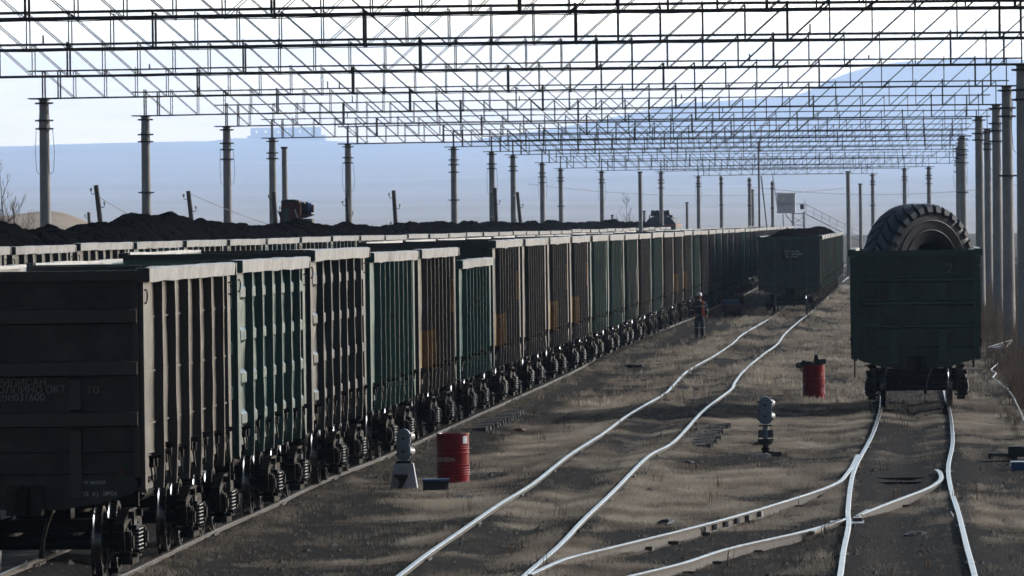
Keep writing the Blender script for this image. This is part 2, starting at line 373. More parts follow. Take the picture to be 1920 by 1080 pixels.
# ------------------------------------------------------------------ rails
def rail_path(pts, closed=False):               # Catmull-Rom through measured points
    out = []; P = [Vector(p) for p in pts]
    for i in range(len(P) - 1):
        p0 = P[max(i - 1, 0)]; p1 = P[i]; p2 = P[i + 1]; p3 = P[min(i + 2, len(P) - 1)]
        for k in range(6):
            t = k / 6
            out.append(.5 * ((2 * p1) + (-p0 + p2) * t + (2 * p0 - 5 * p1 + 4 * p2 - p3) * t * t + (-p0 + 3 * p1 - 3 * p2 + p3) * t ** 3))
    return out + [P[-1]]
def sweep(path, prof, mb):
    k = len(prof); vs = []
    for i, p in enumerate(path):
        d = (path[min(i + 1, len(path) - 1)] - path[max(i - 1, 0)]); d.z = 0; d.normalize(); a = Vector((d.y, -d.x, 0))
        for u, z in prof: vs.append(p + a * u + Vector((0, 0, z)))
    fs = [(i * k + j, i * k + (j + 1) % k, (i + 1) * k + (j + 1) % k, (i + 1) * k + j) for i in range(len(path) - 1) for j in range(k)]
    fs += [tuple(range(k)), tuple((len(path) - 1) * k + j for j in range(k))[::-1]]
    mb.add(vs, fs)
HEAD = [(-.036, -.034), (.036, -.034), (.0375, -.008), (.028, 0), (-.028, 0), (-.0375, -.008)]
WEBP = [(-.075, -.18), (.075, -.18), (.075, -.168), (.014, -.150), (.010, -.0345), (-.010, -.0345), (-.014, -.150), (-.075, -.168)]
def make_rail(parent, pts, headmat='rail', name='rail'):
    path = rail_path(pts)
    h = MB(); sweep(path, HEAD, h); o = h.build(name, M[headmat], parent, fix=True)
    o.data.materials.append(M['web']); nq = (len(path) - 1) * 6
    o.data.polygons.foreach_set('material_index', [1 if (i < nq and i % 6 in (0, 1, 5)) else 0 for i in range(len(o.data.polygons))])
    wb = MB(); sweep(path, WEBP, wb); wb.build('web', M['web'], o)
    return o
def wob(x, y0, y1, seed, az=.03, ax=.025):
    pts = []; y = y0
    while y < y1:
        st = 6.25 if y < 260 else 12.5
        pts.append((x + ax * nse(y * .09, seed), y, az * nse(y * .07, seed + 5))); y += st
    return pts + [(x, y1, 0)]
def ext(pts, x_end, y_end=860, seed=1):
    last = pts[-1]; out = list(pts); y = last[1] + 12
    while y < y_end:
        k = min(1, (y - last[1]) / 60); out.append((last[0] * (1 - k) + x_end * k, y, .02 * nse(y * .05, seed))); y += 14
    return out
def pre(pts, seed=0):
    x, y, z = pts[0]; x2, y2, _ = pts[2]; sl = (x2 - x) / (y2 - y)
    return [(x - sl * d * .3, y - d, z) for d in (30, 20, 10)] + list(pts)
tracks = {}
def track(key, label, lpts, rpts, headmat, sleepers, yr, gap=0.55):
    t = empty('railway_track', (0, 0, 0)); tag(t, label, 'railway track', 'railway tracks of the yard')
    make_rail(t, lpts, headmat); make_rail(t, rpts, headmat)
    def xat(pts, y):
        return interp([(p[1], p[0]) for p in pts], y)
    y = yr[0]; c = 0
    while y < yr[1] and c < 96:
        xl, xr = xat(lpts, y), xat(rpts, y); cx = (xl + xr) / 2 + rnd.uniform(-.06, .06)
        raise_ = sleepers(y)
        up = raise_ > .04
        s = MB().box((0, 0, 0), (2.75 + rnd.uniform(-.08, .08), .24, .18), rz=rnd.uniform(-.015, .015))
        o = s.build('sleeper', M['sleeper'], t); o.location = (cx + (.22 if up else 0), y, -.30 + (.072 if up else 0) + rnd.uniform(-.008, .012))
        if up: o.rotation_euler = (0, R(-3.6), 0)
        y += (.56 if up else gap) * rnd.uniform(.93, 1.07); c += 1
    for pts, s_ in ((lpts, 3), (rpts, 0)):        # bolted joints
        y = 104 + s_
        while y < 230:
            x = xat(pts, y); z = interp([(p[1], p[2]) for p in pts], y)
            MB().box((x + .05, y, z - .085), (.035, .8, .075)).box((x - .05, y, z - .085), (.035, .8, .075)).box((x, y, z - .09), (.09, .1, .03)).build('joint_plate', M['web'], t)
            y += 12.5
    return t
track('middle', 'polished wavy track through dry grass in the middle, leading to the coal-laden train', ext(pre(ML), -6.48, seed=2), ext(pre(MR), -4.88, seed=3), 'rail',
      lambda y: .075 if (160 < y < 178 or 208 < y < 218) else 0.03, (98, 400), .62 * 2)
track('right', 'shiny track at the right under the single wagon with the giant tyre', ext(pre(RL), -.8, seed=4), ext(pre(RR), .8, seed=5), 'rail', lambda y: 0.02, (97, 210), .62 * 2)
LL = [(p[0] - 1.6, p[1], p[2]) for p in LR]
track('left', 'duller track under the long train of empty wagons', ext(pre(LL), -11.8, seed=7), ext(pre(LR), -10.2, seed=8), 'rail_dull', lambda y: .06 if 176 < y < 200 or 214 < y < 236 else .03, (97, 300), .62 * 2)
t = empty('railway_track'); tag(t, 'track mostly hidden under the loaded train at the far left', 'railway track', 'railway tracks of the yard')
for s in (-.8, .8): make_rail(t, [(x, y, z + .2) for x, y, z in wob(-21.3 + s, 120, 800, 31 + s)], 'rail_dull')
# diverging track of the turnout
A = px_rail([(986, 1077), (1060, 1047), (1140, 1027), (1210, 1010), (1280, 993), (1396, 962), (1526, 922), (1572, 903), (1591, 889), (1603, 872), (1612, 852)], .0)
B = px_rail([(1100, 1104), (1170, 1082), (1280, 1055), (1368, 1027), (1505, 996), (1570, 977), (1588, 971)])
B2 = px_rail([(1613, 964), (1668, 942), (1734, 917), (1757, 904), (1765, 895), (1762, 884), (1756, 880)])
tt = empty('railway_turnout'); tag(tt, 'crossover rails that branch left off the right track over dark ground', 'railway turnout')
A[0] = (A[0][0] + .05, A[0][1], 0.004)
A = [(x - (.04 if i > 7 else 0), y, z) for i, (x, y, z) in enumerate(A)]
make_rail(tt, A); make_rail(tt, B); make_rail(tt, B2, name='switch_blade')
# frog with wing rails where the rails cross
fx, fy = B[-1][0], B[-1][1]
fr = MB().bar((fx - .45, fy - 5, -.02), (fx - .08, fy - .4, -.02), .06, .04).bar((fx + .14, fy + .8, -.02), (fx + .30, fy + 3.5, -.02), .06, .04).box((fx, fy, -.11), (.5, 1.2, .1)).box((fx + .16, fy + .5, -.05), (.14, .5, .08))
fr.build('frog', M['rail_dull'], tt)
# switch rods and timbers
bx, by = B2[-1][0], B2[-1][1]
MB().bar((RL[6][0], by - 1.2, -.12), (RR[4][0], by - 1.2, -.12), .05).bar((RL[6][0], by - 3.5, -.12), (RR[4][0] - .1, by - 3.5, -.12), .04).build('switch_rod', M['black'], tt)
for k in range(18):
    y = 99.5 + k * 2.1 + rnd.uniform(-.1, .1); a_ = interp([(q[1], q[0]) for q in A], y); b_ = .9
    MB().box(((a_ + b_) / 2 - .2, y, 0), (b_ - a_ + 1.3, .24, .18)).build('switch_timber', M['sleeper'], tt).location.z = -.262 + rnd.uniform(-.01, .01)
for pts in (A[1:], B, B2[:5]):
    pa = rail_path(pts)
    for p_ in pa[::4]: MB().box((p_.x, p_.y, -.14), (.24 + rnd.uniform(-.03, .03), .16, .06), rz=rnd.uniform(-.3, .3)).build('rail_clip', M['web'], tt)
for i in range(6): p_ = rail_path(A)[26 + i]; MB().box((p_.x + .05, p_.y, -.07), (.05, .10, .09), rz=.2 * i).build('rail_clip', M['scrap'], tt)

# ------------------------------------------------------------------ wagon
LEN = 12.73
Z0 = 1.42                                        # bottom of the side sheets
def side_wall(kind, T, sx):
    """one long side: dented sheets between ribs; local y 0..LEN"""
    m = MB(); np_ = 9 if kind == 'C' else 7
    g = 0.0
    def xdent(y, z, k=1): a_ = 1.9 if kind == 'B' else 1.0; return 1.435 + a_ * (.016 * nse(y * 1.3, z * 1.5, T * 9) + .013 * nse(y * 3.1, z * 2.7, 3 + T))
    m.box((sx * 1.395, LEN / 2, (Z0 + T) / 2), (.03, LEN, T - Z0 - .1))
    eb = 2.1 if kind == 'C' and T > 4 else 1.9; Y_ = [.1] + [eb + (LEN - 2 * eb) * i / (np_ - 2) for i in range(np_ - 1)] + [LEN - .1]
    for i in range(np_):
        y0 = Y_[i]; y1 = Y_[i + 1]; pw = y1 - y0
        m.grid(4, 9, lambda u, v: (sx * xdent(y0 + u * pw, Z0 + v * (T - Z0)), y0 + u * pw, Z0 - .02 + v * (T - .1 - Z0)))
        if kind == 'A':
            for q in (.22, .48, .75):
                z = Z0 + q * (T - Z0); m.prism([(y0 + .04, z - .012), (y1 - .1, z - .012), (y1 - .1, z + .012), (y0 + .04, z + .012)], sx * 1.40, sx * 1.452)
        if kind == 'B':
            for q in (.10, .33, .57, .81):
                z = Z0 + q * (T - Z0) + .02; a_ = y0 + .30; b_ = y1 - .62 + .12 * nse(i, q * 9, T)
                v = [(sx * 1.42, a_ - .10, z - .14), (sx * 1.42, b_ + .10, z - .14), (sx * 1.42, b_ + .10, z + .14), (sx * 1.42, a_ - .10, z + .14),
                     (sx * 1.492, a_, z - .07), (sx * 1.492, b_, z - .07), (sx * 1.492, b_, z + .06), (sx * 1.492, a_, z + .06)]
                m.add(v, [(0, 1, 5, 4), (1, 2, 6, 5), (2, 3, 7, 6), (3, 0, 4, 7), (4, 5, 6, 7)])
    for i in range(1, np_):
        yc = Y_[i]; hw = .055 if kind == 'C' else .07; N = 7; zb = 1.13 if kind != 'D' else 1.2; zt = T - .12
        vs = []
        for k in range(N + 1):
            z = zb + (zt - zb) * k / N; o = .012 * nse(z * 1.7, yc, sx + T); oo = .012 * nse(z * 1.9, yc + 7, T)
            d = .115 if z > Z0 else .10
            vs += [(sx * 1.40, yc - hw, z), (sx * (1.43 + d + oo), yc - hw + .02 + o, z), (sx * (1.43 + d + oo), yc + hw - .02 + o, z), (sx * 1.40, yc + hw, z)]
        fs = [(k * 4 + j, k * 4 + (j + 1) % 4, k * 4 + 4 + (j + 1) % 4, k * 4 + 4 + j) for k in range(N) for j in range(4)]
        fs += [(0, 1, 2, 3), (N * 4 + 3, N * 4 + 2, N * 4 + 1, N * 4)]
        m.add(vs, fs)
    for y in (.05, LEN - .05):                   # corner posts
        d_ = 1 if y < 1 else -1; e_ = 0 if y < 1 else LEN
        m.prism([(e_, T - .1), (e_ + d_ * .5, T - .1), (e_ + d_ * .46, 2.4), (e_ + d_ * .42, 1.45), (e_ + d_ * .22, 1.12), (e_, 1.18)], sx * 1.38, sx * 1.478)
    m.box((sx * 1.42, LEN / 2, 1.36), (.05, LEN - 1.1, .10))    # lower sill
    return m
def hatch_gear(np_, sx):
    m = MB(); pw = (LEN - 3.9) / (np_ - 2); q = random.Random(np_ * 3 + sx)
    for i in range(np_):
        for dy in (-.30, .30):
            y = (1.0 if i == 0 else LEN - 1.0 if i == np_ - 1 else 1.95 + (i - .5) * pw) + dy + q.uniform(-.08, .08); z = 1.60 + q.uniform(-.05, .05)
            m.cyl((sx * 1.44, y, z), (sx * 1.54, y + .03, z), .04, n=6).box((sx * 1.48, y + .04, z - .08), (.06, .06, .12), rx=q.uniform(-.5, .5))
            m.bar((sx * 1.47, y, z - .1), (sx * 1.49, y + q.uniform(-.1, .1), 1.25), .022)
    m.tube([(sx * 1.475, .3 + q_ * (LEN - .6) / 24, 1.575 + .012 * math.sin(q_ * 1.7)) for q_ in range(25)], .012, 4)
    return m
def end_wall(kind, T, y, s):                     # s = -1: outer face looks to -Y
    m = MB()
    poly = [(-1.42, 1.22), (-1.30, 1.12), (-.9, 1.0), (-.45, .93), (.45, .93), (.9, 1.0), (1.30, 1.12), (1.42, 1.22), (1.42, T - .1), (-1.42, T - .1)]
    m.prism(poly, y, y - s * .03, 'Y')
    plate = m; m = MB()
    h = T - Z0; o = y + s * .0
    def beam(x0, x1, z0, z1, d=.07):
        sl = .022
        m.add([(x0, o, z0), (x1, o, z0), (x1, o, z1), (x0, o, z1), (x0, o + s * d, z0 + sl), (x1, o + s * d, z0 + sl), (x1, o + s * d, z1 - sl), (x0, o + s * d, z1 - sl)],
              [(0, 1, 5, 4), (1, 2, 6, 5), (2, 3, 7, 6), (3, 0, 4, 7), (4, 5, 6, 7)])
    if kind == 'beams':
        for z in (T - .60, T - 1.25, T - 1.88): beam(-1.40, 1.40, z - .10, z + .10, .14)
        for x in (-.62, .62): beam(x - .07, x + .07, T - 1.78, T - 1.36, .09)
        for x in (-.62, .62): beam(x - .07, x + .07, 1.05, T - 1.99, .10)
        beam(-1.40, 1.40, T - 2.30, T - 2.26, .025); beam(-1.40, 1.40, 1.36, 1.40, .03)
        beam(-1.41, -1.33, 1.3, T - .12, .05); beam(1.345, 1.41, 1.3, T - .12, .05)
    elif kind == 'grid':
        for z in (T - .72, T - 1.27, T - 1.80): beam(-1.30, 1.36, z - .05, z + .05, .13)
        for x in (-.52, .62):
            beam(x - .09, x + .09, T - 1.22, T - .77, .10); beam(x - .09, x + .09, 1.06, T - 1.86, .10)
        beam(-1.3, 1.36, 1.40, 1.45, .04); beam(-1.41, -1.33, 1.2, T - .12, .06); beam(1.345, 1.41, 1.2, T - .12, .06)
    else:
        for x in (-.72, .02, .78): beam(x - .055, x + .055, 1.1, T - .14, .12)
        beam(-1.4, 1.4, T - 1.75, T - 1.66, .05); beam(-1.4, 1.4, 1.42, 1.52, .06); beam(-1.41, -1.33, 1.2, T - .12, .06); beam(1.345, 1.41, 1.2, T - .12, .06)
    return plate, m
def top_rim(T, seed, sx):                        # worn chord along one side of the open top
    m = MB(); N = 18
    if 1:
        vs = []
        for k in range(N + 1):
            y = -.005 + (LEN + .01) * k / N; dz = .016 * nse(y * .7, seed, sx) - .02 * (1 if k in (3, 7) else 0) * (nse(seed, k) > .1); dx = .012 * nse(y * .6, seed + 3, sx)
            vs += [(sx * (1.37 + dx), y, T - .185 + dz), (sx * (1.55 + dx), y, T - .18 + dz), (sx * (1.565 + dx), y, T - .02 + dz), (sx * (1.53 + dx), y, T + dz), (sx * (1.39 + dx), y, T + dz)]
        fs = [(k * 5 + j, k * 5 + (j + 1) % 5, k * 5 + 5 + (j + 1) % 5, k * 5 + 5 + j) for k in range(N) for j in range(5)]
        fs += [(0, 1, 2, 3, 4), tuple(N * 5 + j for j in (4, 3, 2, 1, 0))]
        m.add(vs, fs)
    return m
def spring_mesh(x, y):
    m = MB()
    pts = []; turns = 6
    for i in range(turns * 10 + 1):
        t = i / 10 * 2 * PI; pts.append((x + .085 * math.cos(t), y + .085 * math.sin(t), .31 + .30 * i / (turns * 10)))
    return m.tube(pts, .021, 5)
def bogie_frame(sx):
    m = MB(); x0, x1 = sx * .985, sx * 1.115
    P = lambda poly, e=0: m.prism(poly, x0 - sx * e, x1 + sx * e)
    P([(-1.18, .70), (-.95, .76), (-.45, .87), (.45, .87), (.95, .76), (1.18, .70), (1.18, .61), (.88, .64), (.45, .72), (-.45, .72), (-.88, .64), (-1.18, .61)])
    for s in (-1, 1):
        P([(s * 1.19, .605), (s * 1.10, .605), (s * 1.07, .36), (s * 1.15, .36)], .004)
        P([(s * .80, .635), (s * .66, .66), (s * .70, .36), (s * .78, .36)], .004)
        P([(s * .69, .50), (s * .66, .655), (s * .24, .30), (s * .26, .17)], .006)
        P([(s * .36, .73), (s * .27, .73), (s * .27, .24), (s * .36, .24)], .009)
        m.cyl((sx * .95, s * .925, .475), (sx * 1.19, s * .925, .475), .135, n=14).box((sx * 1.06, s * .925, .58), (.22, .28, .07))
        m.cyl((sx * 1.19, s * .925, .475), (sx * 1.215, s * .925, .475), .085, n=12)
        m.box((sx * 1.14, s * .52, .80), (.09, .10, .09))
    P([(-.42, .17), (.42, .17), (.42, .255), (-.42, .255)], .03)
    m.box((sx * 1.05, 0, .285), (.30, .62, .05)).box((sx * 1.05, 0, .64), (.28, .60, .05))
    return m
def make_bogie(parent, yc, detail=2):
    b = MB().box((0, yc, .66), (2.3, .42, .16)).box((0, yc, .82), (.7, .5, .14))
    for s in (-1, 1):
        b.bar((-.75, yc + s * .42, .42), (.75, yc + s * .42, .42), .07).box((s * .79, yc + s * .44, .45), (.08, .05, .32)).box((s * .79, yc - s * .44, .45), (.08, .05, .32))
        b.bar((s * .4, yc - .8, .55), (s * .4, yc + .8, .55), .05)
    bo = b.build('bogie', M['black'], parent)
    for sx in (-1, 1):
        f = bogie_frame(sx); f.v = [(x, y + yc, z) for x, y, z in f.v]; f.build('side_frame', M['cast'], bo)
        if detail > 1:
            for dy in (-.14, .14): spring_mesh(sx * 1.13, yc + dy).build('coil_spring', M['spring'], bo, smooth=True)
    for s in (-1, 1):
        for sx in (-1, 1):
            pr = [(.10, .02), (.10, .0), (.20, .0), (.40, .03), (.445, .0), (.505, .005), (.500, .030), (.484, .042), (.475, .055), (.468, .13), (.40, .13), (.38, .09), (.20, .07), (.12, .10), (.10, .10)]
            wh = MB().lathe([(r, sx * (.715 + h)) for r, h in pr], (0, yc + s * .925, .475), 'X', 40 if detail > 1 else 20, caps=False)
            wh.build('wheel', M['tread'], bo, smooth='auto')
        MB().lathe([(.09, -1.0), (.085, 0), (.09, 1.0)], (0, yc + s * .925, .475), 'X', 12).build('axle', M['black'], bo)
    return bo
def coupler(parent, s):
    y = 0 if s < 0 else LEN
    m = MB().box((0, y + s * .12, 1.06), (.42, .22, .36)).bar((0, y + s * .1, 1.05), (0, y + s * .45, 1.05), .17, .19)
    m.prism([(-.20, y + s * .40), (.24, y + s * .40), (.24, y + s * .60), (.10, y + s * .55), (.03, y + s * .46), (-.08, y + s * .50), (-.20, y + s * .60)], .88, 1.24, 'Z')
    o = m.build('coupler', M['cast'], parent)
    hose = MB().tube([(.33, y + s * .05, .92), (.32, y + s * .2, .90), (.27, y + s * .28, .75), (.22, y + s * .30, .55), (.21, y + s * .30, .44)], .025)
    hose.cyl((.21, y + s * .30, .44), (.20, y + s * .32, .34), .045, n=8)
    hose.build('brake_hose', M['black'], parent)
    lever = MB().tube([(-1.2, y + s * .05, 1.02), (-.8, y + s * .12, .92), (-.35, y + s * .2, .80), (-.18, y + s * .22, .84), (-.12, y + s * .2, .98)], .016)
    lever.build('uncoupling_lever', M['black'], parent)
def ladder(parent, y, s, x0, x1, T):
    m = MB()
    for x in (x0, x1): m.bar((x, y + s * .13, 1.2), (x, y + s * .13, T - .15), .03)
    z = 1.25
    while z < T - .2: m.bar((x0, y + s * .13, z), (x1, y + s * .13, z), .022); z += .36
    for z in (1.3, T - .3):
        for x in (x0, x1): m.bar((x, y, z), (x, y + s * .13, z), .025)
    m.build('ladder', M['paint'], parent)
def make_wagon(kind, T, endkind='beams', detail=2, patch=False, rimpaint=False, seed=0):
    t = empty('gondola_wagon', (0, 0, -500))
    pm = M['paint_patch'] if patch else M['paint']
    np_ = 9 if kind == 'C' else 7
    for sx in (-1, 1):
        side_wall(kind, T, sx).build('side_wall', pm, t, fix=False)
    for sx in ((1, -1) if detail > 1 else (1,)): hatch_gear(np_, sx).build('hatch_linkage', M['black'], t)
    for y_, s_ in ((0, -1), (LEN, 1)):
        pl, fr_ = end_wall(endkind, T, y_, s_); ew = pl.build('end_wall', M['sheet'], t); fr_.build('stiffening_frame', M['paint'], ew)
    for sx in (-1, 1): top_rim(T, seed + T, sx).build('top_rim', M['rim'], t)
    for y, s in ((0, -1), (LEN, 1)):
        e = MB(); e.box((0, y + s * .02, T - .095), (3.05, .15, .125)).box((1.49, y + s * .03, T - .09), (.16, .15, .165)).box((-1.49, y + s * .03, T - .09), (.16, .15, .165))
        e.build('end_rim', M['paint'], t)
    MB().box((0, LEN / 2, 1.47), (2.75, LEN - .1, .05)).build('floor', M['inner'], t)
    inn = MB()
    for sx in (-1, 1): inn.box((sx * 1.372, LEN / 2, (Z0 + T) / 2), (.012, LEN - .12, T - Z0 - .2))
    inn.box((0, .045, (Z0 + T) / 2), (2.7, .012, T - Z0 - .2)).box((0, LEN - .045, (Z0 + T) / 2), (2.7, .012, T - Z0 - .2))
    inn.build('inner_lining', M['inner'], t)
    u = MB().box((0, LEN / 2, 1.18), (.55, LEN - .2, .34))
    for y in (2.04, LEN - 2.04): u.box((0, y, 1.2), (2.5, .35, .3))
    for i in range(1, np_): u.box((0, .1 + i * (LEN - .2) / np_, 1.30), (2.7, .12, .2))
    u.cyl((.75, LEN / 2 - .5, .98), (.75, LEN / 2 + .6, .98), .17, n=12).bar((-.6, 2.5, .95), (-.6, LEN - 2.5, .95), .04).box((-.7, LEN / 2 + 1, 1.0), (.3, .6, .25))
    for s in (-1, 1):                            # steps hanging at the corners
        u.bar((s * -1.44, .1 if s > 0 else LEN - .1, 1.2), (s * -1.44, .1 if s > 0 else LEN - .1, .72), .035)
        u.bar((s * 1.34, .3 if s > 0 else LEN - .3, 1.2), (s * 1.34, .3 if s > 0 else LEN - .3, .95), .05)
    u.build('underframe', M['black'], t)
    make_bogie(t, 2.04, detail); make_bogie(t, LEN - 2.04, detail)
    coupler(t, -1); coupler(t, 1)
    if endkind != 'verticals': ladder(t, 0, -1, -1.20, -.85, T); ladder(t, LEN, 1, .85, 1.20, T)
    if kind in 'AB':
        lp = MB()
        for y in (.22, LEN - .22):
            for sx in (-1, 1):
                lp.tube([(sx * 1.475, y - .07, T - .28), (sx * 1.50, y - .07, T - .28), (sx * 1.50, y + .06, T - .30), (sx * 1.50, y + .09, T - .36), (sx * 1.50, y + .04, T - .42), (sx * 1.50, y - .06, T - .44), (sx * 1.475, y - .07, T - .45)], .011, 5)
        lp.build('tie_loop', M['black'], t)
    return t
GREYBROWN = (0.056, 0.050, 0.044); TEAL = (0.010, 0.098, 0.090); TEALD = (0.008, 0.060, 0.056); PTEAL = (0.022, 0.090, 0.084)
BROWN = (0.027, 0.028, 0.033); DARKB = (0.019, 0.026, 0.029); GREEN = (0.014, 0.070, 0.045)
protos = {}
def proto(kind, T, patch=False, endkind='beams', detail=2):
    k = (kind, T, patch, endkind, detail)
    if k not in protos: protos[k] = make_wagon(kind, T, endkind, detail, patch, seed=len(protos) * 3.7)
    return protos[k]
ORD = ['nearest', 'second', 'third', 'fourth', 'fifth', 'sixth', 'seventh', 'eighth', 'ninth', 'tenth', 'eleventh', 'twelfth', 'thirteenth', 'fourteenth', 'fifteenth', 'sixteenth', 'seventeenth', 'eighteenth', 'nineteenth', 'twentieth',
       'twenty-first', 'twenty-second', 'twenty-third', 'twenty-fourth', 'twenty-fifth', 'twenty-sixth', 'twenty-seventh', 'twenty-eighth', 'twenty-ninth', 'thirtieth', 'thirty-first', 'thirty-second', 'thirty-third', 'thirty-fourth', 'thirty-fifth', 'thirty-sixth', 'thirty-seventh', 'thirty-eighth', 'thirty-ninth', 'fortieth', 'forty-first', 'forty-second', 'forty-third']
names = {GREYBROWN: 'grey-brown', TEAL: 'teal', TEALD: 'dark teal', PTEAL: 'pale teal', BROWN: 'brown', DARKB: 'dark grey-brown', GREEN: 'dark green'}
LT = [('A', 3.93, 0, GREYBROWN), ('B', 3.95, 0, PTEAL), ('B', 4.04, 0, DARKB), ('C', 3.95, 0, TEAL), ('C', 3.95, 1, GREYBROWN), ('C', 3.68, 0, TEAL), ('C', 4.06, 1, BROWN),
      ('C', 4.06, 0, DARKB), ('C', 4.06, 1, BROWN), ('C', 4.06, 1, BROWN), ('C', 4.06, 0, TEAL), ('C', 4.06, 0, TEAL), ('C', 4.04, 0, TEALD), ('C', 4.04, 0, BROWN), ('C', 4.06, 0, TEAL),
      ('C', 4.04, 0, BROWN), ('C', 4.04, 1, BROWN), ('C', 4.06, 1, BROWN), ('C', 4.06, 0, TEAL), ('C', 4.04, 0, BROWN), ('C', 4.04, 0, DARKB), ('C', 4.06, 0, TEALD)]
for k in range(18): LT.append(('C', 4.04, 0, rnd.choice([TEALD, BROWN, DARKB, BROWN, TEALD])))
need = {}
placements = []
for k, (kd, T, pt, c) in enumerate(LT):
    det = 2 if k < 14 else 1
    y = 99.1 + 13.92 * k + rnd.uniform(-.04, .04)
    lab = {0: 'grey-brown open wagon with faded lettering on its dark end, first of the left train', 1: 'pale teal open wagon with rows of square bumps, second in the left train',
           2: 'dark grey-brown open wagon with rows of square bumps, third in the left train', 5: 'teal open wagon lower than its neighbours, sixth in the left train'}.get(k)
    if not lab: lab = '%s ribbed open wagon%s, %s from the near end of left train' % (names[c], ' with ochre squares' if pt else '', ORD[k])
    placements.append((proto(kd, T, bool(pt), 'beams', det), (-11.0, y, 0), c, lab, 'empty wagons of the long left train', k))
for k in range(9):
    c = [GREEN, TEALD, TEALD, TEAL, BROWN, TEALD, TEAL, TEALD, TEAL][k]
    lab = 'dark green coal-filled wagon with small white plate, front of the middle train' if k == 0 else '%s coal-filled wagon, %s from the near end of the middle train' % (names[c], ORD[k])
    placements.append((proto('C', 3.72, False, 'verticals', 1), (-5.72, 382 + 13.92 * k, -.0), c, lab, 'coal wagons of the middle train', k))
LOADED_COL = [BROWN, DARKB, GREYBROWN, TEAL, DARKB, DARKB, TEAL, BROWN, TEALD, DARKB, BROWN]
nl = 36
for k in range(nl):
    y = 176.2 + 13.92 * (k - 1); c = LOADED_COL[k % 11]
    T = 3.88 + .05 * nse(k * 1.7, 3.3)
    lab = 'loaded %s wagon heaped with coal, %s from the near end of the rear train' % (names[c], ORD[k])
    placements.append((proto('A', 3.90, False, 'beams', 1), (-21.3, y, .20 + (T - 3.9)), c, lab, 'loaded wagons of the rear left train', k))
placements.append((proto('A', 3.73, False, 'grid', 2), (.12, 187.4, 0), GREEN, 'single dark green wagon carrying the giant tyre on the right track', None, 0))
index_kids()
used = set(); WAG = []
for pr, loc, c, lab, grp, k in placements:
    first = pr.name not in used; used.add(pr.name)
    if first:
        o = pr; o.color = (*c, 1)
        def rec(q):
            q.color = (*c, 1)
            for ch in KIDS.get(q.name, []): rec(ch)
        rec(o)
    else: o = copy_tree(pr, None, c)
    o.location = loc; o.rotation_euler = (R(rnd.uniform(-.04, .04)), R(rnd.uniform(-.25, .25)) if loc[0] < -8 else 0, R(rnd.uniform(-.03, .03)))
    tag(o, lab, 'freight wagon', grp); WAG.append(o)
w0 = WAG[0]; wr = WAG[-1]; wm = WAG[len(LT)]
w0.rotation_euler = (0, 0, 0); wr.rotation_euler = (0, R(0.1), 0)
# lettering on the nearest wagon, the plate on the middle train
def on_end(px, py, wag, Y): p_ = at(px, py, Y); return (p_.x - wag.location.x, -.035, p_.z - wag.location.z)
for s, px, py, sz in (('ПРИПИСАН', -20, 724, .125), ('СТ.КОЛПИНО ОКТ', -46, 738, .125), ('коп031600', -7, 752, .13), ('ТО', 163, 737, .115)):
    text_mesh(s, sz, 'lettering', M['faded'], w0, on_end(px, py, w0, 99.1))
for s, px, py, sz in (('ТР ЭКСПЛ', 156, 908, .055), ('ТЕ  0 )', 155, 930, .07), ('ЭРО1', 193, 929, .07)):
    text_mesh(s, sz, 'lettering', M['white'], w0, on_end(px, py, w0, 99.1))
MB().box((on_end(228, 886, w0, 99.1)[0], -.02, on_end(228, 886, w0, 99.1)[2]), (.07, .03, .08)).build('marker_square', M['machred'], w0)
for i, s in enumerate(('Приписан', 'ст.Угольная', 'Зап.Сиб')):
    text_mesh(s, .15, 'lettering', M['white'], wm, on_end(1470 + 1.2 * i, 473 + 5.2 * i, wm, 381.9))
MB().box((on_end(1480, 476, wm, 382)[0], -.012, on_end(1480, 478, wm, 382)[2]), (.72, .02, .55)).build('plate', M['black'], wm)
text_mesh('2', .34, 'lettering', mat('faded_number', (.07, .11, .11), (.10, .15, .15)), wr, (on_end(1773, 512, wr, 187.4)[0], -.035, on_end(1773, 512, wr, 187.4)[2]))

# coal heaps
def coal_heap(k, base, x, y, hmax, seed, lab, grp):
    m = MB(); nxg, nyg = 24, 110
    def fn(u, v):
        uu, vv = u * 2 - 1, v * 2 - 1
        e = (1 - abs(uu) ** 2.2) * (1 - abs(vv) ** 16)
        z = -.25 + e * (hmax + .25 + .20 * nse(v * 3 + seed, u * 1.5, seed) * 1.4) + .12 * nse(u * 6, v * 18, seed) + .09 * nse(u * 13, v * 45, seed) + .05 * nse(u * 30, v * 110, seed)
        return (uu * 1.36, .08 + v * (LEN - .16), min(z, 1.5))
    m.grid(nxg, nyg, fn)
    o = m.build('coal_heap', M['coal'], None, smooth=False, fix=False); o.location = (x, y, base)
    return tag(o, lab, 'coal heap', grp)
for k in range(nl):
    wg = WAG[len(LT) + 9 + k]; b = wg.location.z + 3.9
    hm_ = {0: .42, 1: .40, 2: .24, 3: .40, 4: .66, 5: .40, 6: .32, 7: .36, 8: .38}.get(k, .34 + .15 * nse(k * 3.1, 1.7))
    coal_heap(k, b, -21.3, wg.location.y, hm_, k * 2.3, 'black coal heap in the %s loaded wagon of the rear train' % ORD[k], 'coal heaps in the rear train')
for k in range(9):
    wg = WAG[len(LT) + k]
    coal_heap(k, wg.location.z + 3.72, wg.location.x, wg.location.y, .13, 50 + k * 1.9, 'black coal heap in the %s wagon of the middle train' % ORD[k], 'coal heaps in the middle train')

